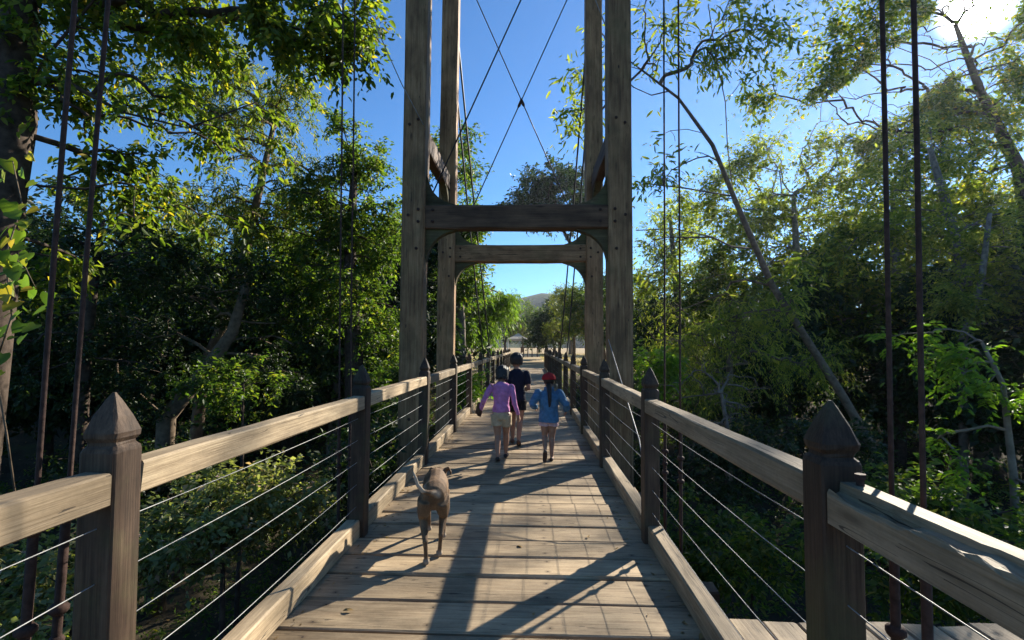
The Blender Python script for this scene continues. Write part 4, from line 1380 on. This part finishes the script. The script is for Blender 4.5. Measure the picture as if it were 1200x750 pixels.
def person(label, loc, rz, H, J, top, bottom, shoes, hair_len, topm, botm, group='children walking over the bridge', sleeve=1.0, loose=1.0, short_sleeve=False):
    """J: joints in metres for a child of height H facing +y: hips, knees, ankles, toes, shoulders, elbows, wrists (l/r)"""
    root = empty('person', loc, rz, label=label, cat='person', group=group)
    body = MB()
    s = H / 1.25
    nk, hc = J['neck'], J['head']
    hh = J['hh']
    # torso
    pel, wst, che, sho = J['pelvis'], J['waist'], J['chest'], J['shoulders']
    body.tube([pel - V3(0, 0, .055 * s), pel, wst, che, sho, nk], [(.088 * s, .075 * s), (.108 * s, .085 * s), (.090 * s, .070 * s), (.108 * s, .078 * s), (.085 * s, .055 * s), (.035 * s, .035 * s)], 14, up=(1, 0, 0))
    body.tube([nk - V3(0, 0, .03 * s), nk + (hc - nk) * .6], [.036 * s, .034 * s], 10)
    rt, up = head_shape(body, hc, hh, J['look'])
    for d in 'lr':
        limb(body, [J['sh' + d], J['sh' + d].lerp(J['el' + d], .5), J['el' + d]], [.036 * s, .031 * s, .026 * s])
        limb(body, [J['el' + d], J['el' + d].lerp(J['wr' + d], .35), J['wr' + d]], [.026 * s, .026 * s, .017 * s])
        hd = (J['wr' + d] - J['el' + d]).normalized()
        hand(body, J['wr' + d], J.get('hd' + d, hd), V3(1 if d == 'l' else -1, .3, 0), s, .45)
        hp, kn, an = J['hip' + d], J['kn' + d], J['an' + d]
        limb(body, [hp, hp.lerp(kn, .45), kn], [.066 * s, .058 * s, .041 * s])
        limb(body, [kn, kn.lerp(an, .3), an], [.040 * s, .041 * s, .024 * s])
        toe = J['toe' + d]
        heel = an + (an - kn).normalized() * .035 * s - (toe - an).normalized() * .02 * s
        limb(body, [heel, an.lerp(toe, .5) - V3(0, 0, .012 * s), toe], [(.022 * s, .02 * s), (.028 * s, .018 * s), (.026 * s, .014 * s)], 10)
    link('body', solid(body, .0055, 3), SKIN, root)
    # top
    t = MB()
    lo = J.get('hem', pel + V3(0, 0, .02))
    t.tube([lo - V3(0, 0, .01), lo + V3(0, 0, .02 * s), wst, che, sho, nk - V3(0, 0, .012 * s)],
           [(.116 * s * loose, .096 * s * loose), (.117 * s * loose, .097 * s * loose), (.102 * s * loose, .082 * s * loose), (.117 * s * loose, .090 * s * loose), (.100 * s, .068 * s), (.046 * s, .046 * s)], 16, up=(1, 0, 0))
    for d in 'lr':
        k = sleeve
        limb(t, [J['sh' + d], J['sh' + d].lerp(J['el' + d], .55)], [.044 * s * k, .042 * s * k])
        if not short_sleeve:
            limb(t, [J['sh' + d].lerp(J['el' + d], .5), J['el' + d], J['el' + d].lerp(J['wr' + d], .5), J['el' + d].lerp(J['wr' + d], .88)],
                 [.042 * s * k, .036 * s * k, .035 * s * k, .028 * s * k])
    link(top, solid(t, .007, 4, folds=.0075 * (1.5 if loose > 1.2 else 1)), topm, root)
    # bottoms
    b = MB()
    b.tube([pel - V3(0, 0, .07 * s), pel - V3(0, 0, .01 * s), pel + V3(0, 0, .06 * s)], [(.104 * s, .092 * s), (.116 * s, .098 * s), (.100 * s, .084 * s)], 14, up=(1, 0, 0))
    for d in 'lr':
        hp, kn = J['hip' + d], J['kn' + d]
        e = hp.lerp(kn, J.get('short', .5))
        b.tube([hp + V3(0, 0, .02), hp.lerp(e, .5), e], [.080 * s, .078 * s, .080 * s], 12)
    link(bottom, solid(b, .007, 3, folds=.006), botm, root)
    # shoes
    for d in 'lr':
        an, toe, kn = J['an' + d], J['toe' + d], J['kn' + d]
        heel = an + (an - kn).normalized() * .035 * s - (toe - an).normalized() * .025 * s
        f = MB()
        dn = V3(0, 0, -.010 * s)
        limb(f, [heel + dn, heel.lerp(toe, .5) + dn * 1.3, toe + dn + (toe - an).normalized() * .012], [(.030 * s, .026 * s), (.035 * s, .022 * s), (.031 * s, .018 * s)], 10)
        link('shoe', solid(f, .006, 3), shoes, root)
    # hair
    hm = MB()
    f = Vector(J['look']).normalized()
    hm.ball(hc + up * .06 * hh - f * .05 * hh, .47 * hh, 14, 10, (.93, 1.02, .98))
    if hair_len > 0:
        hm.tube([hc + up * .05 * hh - f * .12 * hh, hc - up * .2 * hh - f * .17 * hh, hc - up * (.2 + hair_len) * hh - f * .15 * hh],
                [(.43 * hh, .36 * hh), (.42 * hh, .30 * hh), (.36 * hh, .22 * hh)], 14, up=tuple(rt))
    hr = random.Random(int(H * 100))
    for q_ in range(70 if hair_len > 0 else 0):
        az = hr.uniform(0, 6.283)
        dirv = rt * math.cos(az) + f * math.sin(az)
        if dirv.dot(f) > .55:
            continue
        dn_ = .10 + hair_len * hr.uniform(.5, 1.25) + hr.uniform(0, .16)
        a_ = hc + up * (.44 + hr.uniform(-.04, .04)) * hh - f * .05 * hh + dirv * hr.uniform(.05, .2) * hh
        b_ = hc + up * hr.uniform(.08, .2) * hh - f * .05 * hh + dirv * hr.uniform(.38, .45) * hh
        c_ = hc - up * dn_ * hh - f * .06 * hh + dirv * hr.uniform(.32, .43) * hh
        hm.tube([a_, (a_ + b_) / 2 + (dirv * .6 + up * .5) * .07 * hh, b_, c_], [.03 * hh, .045 * hh, .045 * hh, .014 * hh], 6)
    hmesh = solid(hm, .0055, 1)
    link('hair', hmesh, HAIR, root)
    return root, rt, up


def joints(H, **k):
    s = H / 1.25
    J = dict(pelvis=V3(0, 0, .60), waist=V3(0, 0, .74), chest=V3(0, 0, .88), shoulders=V3(0, -.005, .985), neck=V3(0, 0, 1.03), head=V3(0, .02, 1.145), hh=.20,
             look=V3(0, 1, 0), hipl=V3(-.062, 0, .58), hipr=V3(.062, 0, .58), knl=V3(-.065, .01, .325), knr=V3(.065, .01, .325), anl=V3(-.065, -.01, .06), anr=V3(.065, -.01, .06),
             toel=V3(-.075, .10, .025), toer=V3(.075, .10, .025), shl=V3(-.135, 0, .955), shr=V3(.135, 0, .955), ell=V3(-.19, -.02, .76), elr=V3(.19, -.02, .76), wrl=V3(-.21, .05, .60), wrr=V3(.21, .05, .60))
    J.update(k)
    out = {}
    for a, v in J.items():
        out[a] = v * s if isinstance(v, Vector) and a not in ('look',) else (v * s if a == 'hh' else v)
    return out


# the child in the pink top: left arm held out with a brown bundle, head bowed
pinkc = cloth('pink_knit', (0.50, 0.20, 0.40), wrinkle=.6)
tan = cloth('tan_cotton', (0.46, 0.35, 0.22))
px = at(587, 538, 6.77)
J = joints(1.25, head=V3(.005, .045, 1.135), look=V3(.05, 1, -.35), ell=V3(-.225, -.05, .78), wrl=V3(-.285, .05, .63), elr=V3(.175, -.03, .755), wrr=V3(.225, .0, .585),
           knr=V3(.06, .10, .335), anr=V3(.055, .13, .07), toer=V3(.06, .24, .035), knl=V3(-.045, .0, .325), anl=V3(-.035, -.11, .075), toel=V3(-.04, -.02, .022),
           hem=V3(0, 0, .635), short=.52)
p1, rt, up = person('child in a pink long-sleeved top and tan shorts walking away on the bridge', (px.x, 6.77, 0.004), math.radians(-1), 1.25, J,
                    'top', 'shorts', SHOE, .30, pinkc, tan, sleeve=.92)
mb = MB()
c = Vector((-.295, .04, .66))
limb(mb, [c + V3(0, 0, .06), c, c - V3(.0, 0, .07)], [.028, .046, .036], 12)
limb(mb, [c + V3(.01, .02, .03), c + V3(-.03, .03, -.05)], [.035, .03], 10)
o = link('bundle', solid(mb, .007, 3), cloth('brown_cloth', (0.085, 0.045, 0.028)), None, label='small brown bundle held at the left wrist of the child in pink', cat='bundle')
o.matrix_world = Matrix.Translation(p1.location) @ Matrix.Rotation(math.radians(-1), 4, 'Z')

# the child in navy in front
navy = cloth('navy_cotton', (0.012, 0.015, 0.030))
dark = cloth('black_cotton', (0.012, 0.012, 0.014))
px = at(605, 520, 7.83)
J = joints(1.40, head=V3(-.005, .02, 1.145), look=V3(-.1, 1, -.05), elr=V3(.165, -.03, .76), wrr=V3(.15, .15, .74), ell=V3(-.17, .0, .76), wrl=V3(-.16, .14, .70),
           knr=V3(.045, -.02, .33), anr=V3(.03, -.13, .09), toer=V3(.035, -.05, .025), knl=V3(-.05, .10, .33), anl=V3(-.05, .12, .065), toel=V3(-.06, .23, .03), hem=V3(0, 0, .60), short=.45)
p2, rt, up = person('child in a navy t-shirt and dark shorts walking ahead of the others', (px.x, 7.83, 0.004), math.radians(2), 1.40, J,
                    'shirt', 'shorts', plain('brown_sandal', (0.09, 0.045, 0.025), 0.7), 0.12, navy, dark, sleeve=1.15, short_sleeve=True, loose=1.06)

# the child with the red cap
denim = cloth('blue_denim', (0.075, 0.175, 0.29), .35, wrinkle=.8)
blush = cloth('pale_pink_cotton', (0.55, 0.36, 0.36))
px = at(643, 537, 6.8)
J = joints(1.14, look=V3(.02, 1, -.1), ell=V3(-.245, -.06, .80), wrl=V3(-.20, .08, .74), elr=V3(.25, -.05, .80), wrr=V3(.255, .07, .70), shl=V3(-.15, 0, .96), shr=V3(.15, 0, .96),
           knr=V3(.045, .03, .325), anr=V3(.04, -.02, .06), toer=V3(.05, .09, .022), knl=V3(-.055, .04, .34), anl=V3(-.055, -.13, .16), toel=V3(-.06, -.12, .045), hem=V3(0, 0, .555), short=.34)
p3, rt, up = person('small child in a blue jacket and red cap walking beside the child in pink', (px.x, 6.8, 0.004), 0.0, 1.14, J,
                    'jacket', 'shorts', plain('brown_sandal', (0.05, 0.028, 0.02), 0.7), 0.0, denim, blush, sleeve=1.42, loose=1.27)
s = 1.14 / 1.25
hc, hh = J['head'], J['hh']
mb = MB()
mb.tube([hc + V3(0, -.02, -.05) * s, hc + V3(0, -.095, -.09) * s, hc + V3(.004, -.125, -.17) * s, hc + V3(.008, -.135, -.28) * s, hc + V3(.006, -.130, -.375) * s], [.05 * s, .04 * s, .029 * s, .026 * s, .012 * s], 10)
link('ponytail', mb.mesh(True), HAIR, p3)
mb = MB()
f = Vector(J['look']).normalized()
prof = [(.01, .505), (.12, .515), (.28, .485), (.42, .37), (.52, .18), (.55, .04)]
mb.tube([hc + up * (z * hh) - f * .03 * hh for z, r in prof], [r * hh for z, r in prof], 18)
mb.tube([hc + up * .545 * hh - f * .03 * hh, hc + up * .585 * hh - f * .03 * hh], .035 * hh, 8)
cap = link('cap', mb.mesh(True), cloth('red_cotton', (0.36, 0.020, 0.022), .25), p3)
mb = MB()
bp = [(x_ * hh, y_ * hh, -.10 * abs(x_) * hh) for x_, y_ in ((-.46, .30), (-.40, .55), (-.22, .80), (0, .88), (.22, .80), (.40, .55), (.46, .30), (0, .36))]
B = [hc + V3(*q) + up * .06 * hh for q in bp]
mb.add([*B, *[q + V3(0, 0, .012) for q in B]], [tuple(range(8))[::-1], tuple(range(8, 16))] + [(k, (k + 1) % 8, 8 + (k + 1) % 8, 8 + k) for k in range(8)])
link('brim', mb.mesh(), cap.data.materials[0], cap)
mb = MB()
mb.tube([J['neck'] + V3(0, -.012, -.03) * s, J['neck'] + V3(0, -.014, .02) * s], [(.075 * s, .068 * s), (.068 * s, .062 * s)], 16)
link('collar', mb.mesh(True), denim, p3)


# ---- the dog, walking away and seen from behind
def fur():
    m = NT('brindle_fur')
    tc = m.n('TexCoord')
    v = tc.outputs['Object']
    n1 = m.noise(m.mapping(v, (1.4, 1.2, 1.0)), 6, 5, .65)
    n2 = m.noise(m.mapping(v, (1, 1, .4)), 140, 3, .6)
    c = m.ramp(n1, [(.30, (0.055, 0.032, 0.018)), (.5, (0.135, 0.080, 0.042)), (.72, (0.22, 0.138, 0.074))])
    c = m.mix(.5, c, m.ramp(n2, [(.3, (.5, .5, .5)), (.7, (1.25, 1.2, 1.15))]), 'MULTIPLY')
    # pale patch by the tail root, pale feet and tail tip: the coat's own markings
    col = m.n('Attribute', attribute_name='coat')
    c = m.mix(col.outputs['Fac'], c, (0.48, 0.40, 0.30, 1))
    m.principled(c, .75, m.bump(n2, .5, .006), .25)
    return m.m


dog = empty('dog', (0, 0, 0), label='brown brindle dog walking away with its pale tail raised', cat='dog')
d = MB()
# trunk: y forward, from rump to chest
d.tube([V3(0, -.07, .475), V3(0, -.045, .485), V3(0, .03, .485), V3(.005, .16, .475), V3(.012, .30, .455), V3(.02, .44, .450), V3(.028, .55, .47), V3(.032, .60, .485)],
       [(.045, .06), (.088, .10), (.112, .118), (.098, .105), (.108, .128), (.118, .155), (.09, .125), (.05, .07)], 16, up=(1, 0, 0))
# neck and lowered head turned a little right
d.tube([V3(.03, .52, .48), V3(.04, .61, .475), V3(.05, .68, .475)], [(.07, .085), (.062, .07), (.055, .06)], 12, up=(1, 0, 0))
d.tube([V3(.045, .65, .475), V3(.06, .72, .485), V3(.068, .79, .465), V3(.075, .87, .43), V3(.08, .94, .405)], [(.045, .05), (.068, .066), (.058, .058), (.034, .036), (.024, .024)], 12, up=(1, 0, 0))
for s_ in (-1, 1):
    e = V3(.06 + s_ * .056, .72, .517)
    d.tube([e, e + V3(s_ * .030, -.012, .022), e + V3(s_ * .048, -.02, -.015), e + V3(s_ * .052, -.01, -.045)], [(.03, .014), (.032, .011), (.026, .009), (.008, .006)], 10)
# hind legs: thigh, stifle forward, hock back, pastern, paw
for s_, fo in ((-1, -.06), (1, .07)):
    x0 = s_ * .070
    hip = V3(x0, .0, .44)
    stf = V3(s_ * .085, .085 + fo * .4, .315)
    hock = V3(s_ * .062, -.085 + fo, .185)
    paw = V3(s_ * .052, -.055 + fo * 1.15, .035)
    d.tube([hip + V3(0, 0, .03), hip.lerp(stf, .5) + V3(0, -.015, 0), stf], [(.062, .098), (.056, .085), (.042, .055)], 12, up=(1, 0, 0))
    d.tube([stf, stf.lerp(hock, .5), hock], [(.040, .052), (.030, .036), (.020, .024)], 10, up=(1, 0, 0))
    limb(d, [hock, hock.lerp(paw, .5), paw], [(.019, .024), (.017, .019), (.019, .02)], 10)
    d.tube([paw + V3(0, -.025, -.008), paw + V3(0, .02, -.01), paw + V3(0, .055, -.018)], [(.022, .02), (.029, .022), (.022, .015)], 10, up=(1, 0, 0))
    for k in (-1, 0, 1):
        d.ball(paw + V3(k * .015, .055, -.018), .014, 7, 5)
# front legs
for s_, fo in ((-1, .10), (1, -.05)):
    x0 = .03 + s_ * .075
    sh = V3(x0, .48, .40)
    elb = V3(.03 + s_ * .078, .44 + fo * .3, .285)
    wr = V3(.03 + s_ * .066, .47 + fo, .125)
    paw = V3(.03 + s_ * .064, .465 + fo * 1.2, .035)
    d.tube([sh, elb], [(.045, .07), (.032, .042)], 10, up=(1, 0, 0))
    limb(d, [elb, elb.lerp(wr, .5), wr, paw], [.031, .024, .020, .019], 10)
    d.tube([paw + V3(0, -.02, -.008), paw + V3(0, .02, -.01), paw + V3(0, .05, -.018)], [(.022, .02), (.028, .022), (.022, .015)], 10, up=(1, 0, 0))
# tail raised and curving left
tp = [V3(0, -.07, .535), V3(-.035, -.105, .545), V3(-.085, -.13, .565), V3(-.125, -.14, .615), V3(-.145, -.14, .675), V3(-.165, -.135, .725)]
d.tube(tp, [.026, .022, .019, .016, .013, .006], 10)
dm = solid(d, .007, 4)
co = np.empty(len(dm.vertices) * 3, dtype=np.float32)
dm.vertices.foreach_get('co', co)
co = co.reshape(-1, 3)
val = np.zeros(len(co), dtype=np.float32)
for c_, r_ in ((V3(.045, -.13, .53), .05), (V3(.0, -.02, .33), .035)):
    val = np.maximum(val, np.clip(1.5 - np.linalg.norm(co - np.array(c_), axis=1) / r_, 0, 1))
val = np.maximum(val, np.clip((-.055 - co[:, 0]) / .04, 0, 1) * (co[:, 2] > .555) * .75)
val = np.maximum(val, np.clip((.075 - co[:, 2]) / .04, 0, 1) * .45)
at_ = dm.attributes.new('coat', 'FLOAT', 'POINT')
at_.data.foreach_set('value', val)
FUR = fur()
link('body', dm, FUR, dog)
px = at(506, 655, 3.62)
dog.location = (px.x + .0, 3.66, 0.002)
dog.rotation_euler = (0, 0, math.radians(11))
dog.scale = (.87, .90, .88)

# ------------------------------------------------------------------ far end: gate, canopy tent
gate = empty('gate', (0, 36.6, 0), label='low dark red timber gate across the far end of the bridge', cat='gate')
for gx_ in (-1.15, -.78, -.18, .42, 1.15):
    timber('post', (gx_, 36.6, -.2), (gx_, 36.6, 1.2), .13, .13, W_RED, gate, .01)
timber('top_rail', (-1.25, 36.6, 1.27), (1.25, 36.6, 1.27), .12, .10, W_RED, gate, .01)

tent = empty('canopy_tent', (at(607, 405, 75).x, 75, -.12), label='beige pop-up canopy tent on the dry field beyond the bridge', cat='tent')
mb = MB()
a, e, p_ = 1.55, 2.60, 3.45
mb.v = [(-a, -a, e - .25), (a, -a, e - .25), (a, a, e - .25), (-a, a, e - .25), (-a, -a, e), (a, -a, e), (a, a, e), (-a, a, e),
        (-a * .5, -a * .5, e + .34), (a * .5, -a * .5, e + .34), (a * .5, a * .5, e + .34), (-a * .5, a * .5, e + .34), (0, 0, p_)]
mb.f = [(k, (k + 1) % 4, 4 + (k + 1) % 4, 4 + k) for k in range(4)] + [(4 + k, 4 + (k + 1) % 4, 8 + (k + 1) % 4, 8 + k) for k in range(4)] + [(8 + k, 8 + (k + 1) % 4, 12) for k in range(4)]
link('roof', mb.mesh(), cloth('beige_canvas', (0.50, 0.42, 0.31), .15, 3), tent)
for sx in (-1, 1):
    for sy in (-1, 1):
        mb = MB()
        mb.tube([(sx * (a - .05), sy * (a - .05), 0), (sx * (a - .05), sy * (a - .05), e - .02)], .045, 8)
        link('leg', mb.mesh(), plain('white_tube', (.6, .6, .58), .5), tent)

# ------------------------------------------------------------------ fallen leaves on the boards
lm = mesh_from([(0, 0, .006), (-.018, .03, .016), (-.014, .062, .012), (0, .085, .003), (.014, .062, .014), (.018, .03, .010), (0, .04, .004)],
               [(6, 0, 1), (6, 1, 2), (6, 2, 3), (6, 3, 4), (6, 4, 5), (6, 5, 0)], True)
FL = plain('fallen_leaf_brown', (0.30, 0.19, 0.07), .7, .2, 0, .4, 30)
lr = random.Random(8)
for k, (lx, ly, lb) in enumerate(((612, 642, 'yellowish dry leaf lying mid-deck to the right of the dog'), (625, 722, 'dark curled leaf lying nearest the camera in mid-deck'),
                                  (690, 628, 'small dry leaf on the boards before the second right railing post'), (806, 733, 'dry leaf beside the near right kerb beam'),
                                  (824, 742, 'dry leaf nearest the camera at the right kerb beam'), (415, 716, 'dry leaf lying on the near left boards below the dog'))):
    t_ = ray(lx, ly)
    q = CAMP + t_ * (-(CAMP.z - .006) / t_.z)
    o = link('fallen_leaf', lm, FL, None, label=lb, cat='leaf', group='dry leaves fallen on the deck')
    o.location = q
    o.rotation_euler = (lr.uniform(-.15, .15), lr.uniform(-.15, .15), lr.uniform(0, 6.28))
    z_ = lr.uniform(.45, .8)
    o.scale = (z_, z_, z_)

# crumbs of leaf and twig gathered along the kerbs
n = 420
side = np.where(rng.random(n) < .5, -1, 1)
P = np.stack([side * (1.09 - np.abs(rng.normal(size=n)) * .10), rng.uniform(1, 16, n), np.full(n, .006)], 1)
V, Fc = leaf_mesh(P, rng.normal(size=(n, 3)) * np.array([1, 1, .12]), np.tile(np.array([[0, 0, 1.0]]), (n, 1)) + rng.normal(size=(n, 3)) * .3, rng.uniform(.015, .05, n), rng.uniform(.006, .02, n))
link('leaf_debris', mesh_np(V, Fc), LF_DRY, label='crumbs of dry leaf gathered along the deck kerbs', cat='debris', kind='stuff')

# ------------------------------------------------------------------ the air
hz = NT('haze_air')
pv = hz.n('VolumePrincipled')
pv.inputs['Color'].default_value = (0.86, 0.91, 1.0, 1)
pv.inputs['Density'].default_value = 0.00024
pv.inputs['Anisotropy'].default_value = 0.66
hz.l(pv.outputs[0], hz.out.inputs['Volume'])
mb = MB()
mb.box((0, 700, 26.5), (3200, 2100, 65))
hb = link('haze', mb.mesh(), hz.m, kind='stuff', label='thin pale haze between the bridge and the hills', cat='haze')
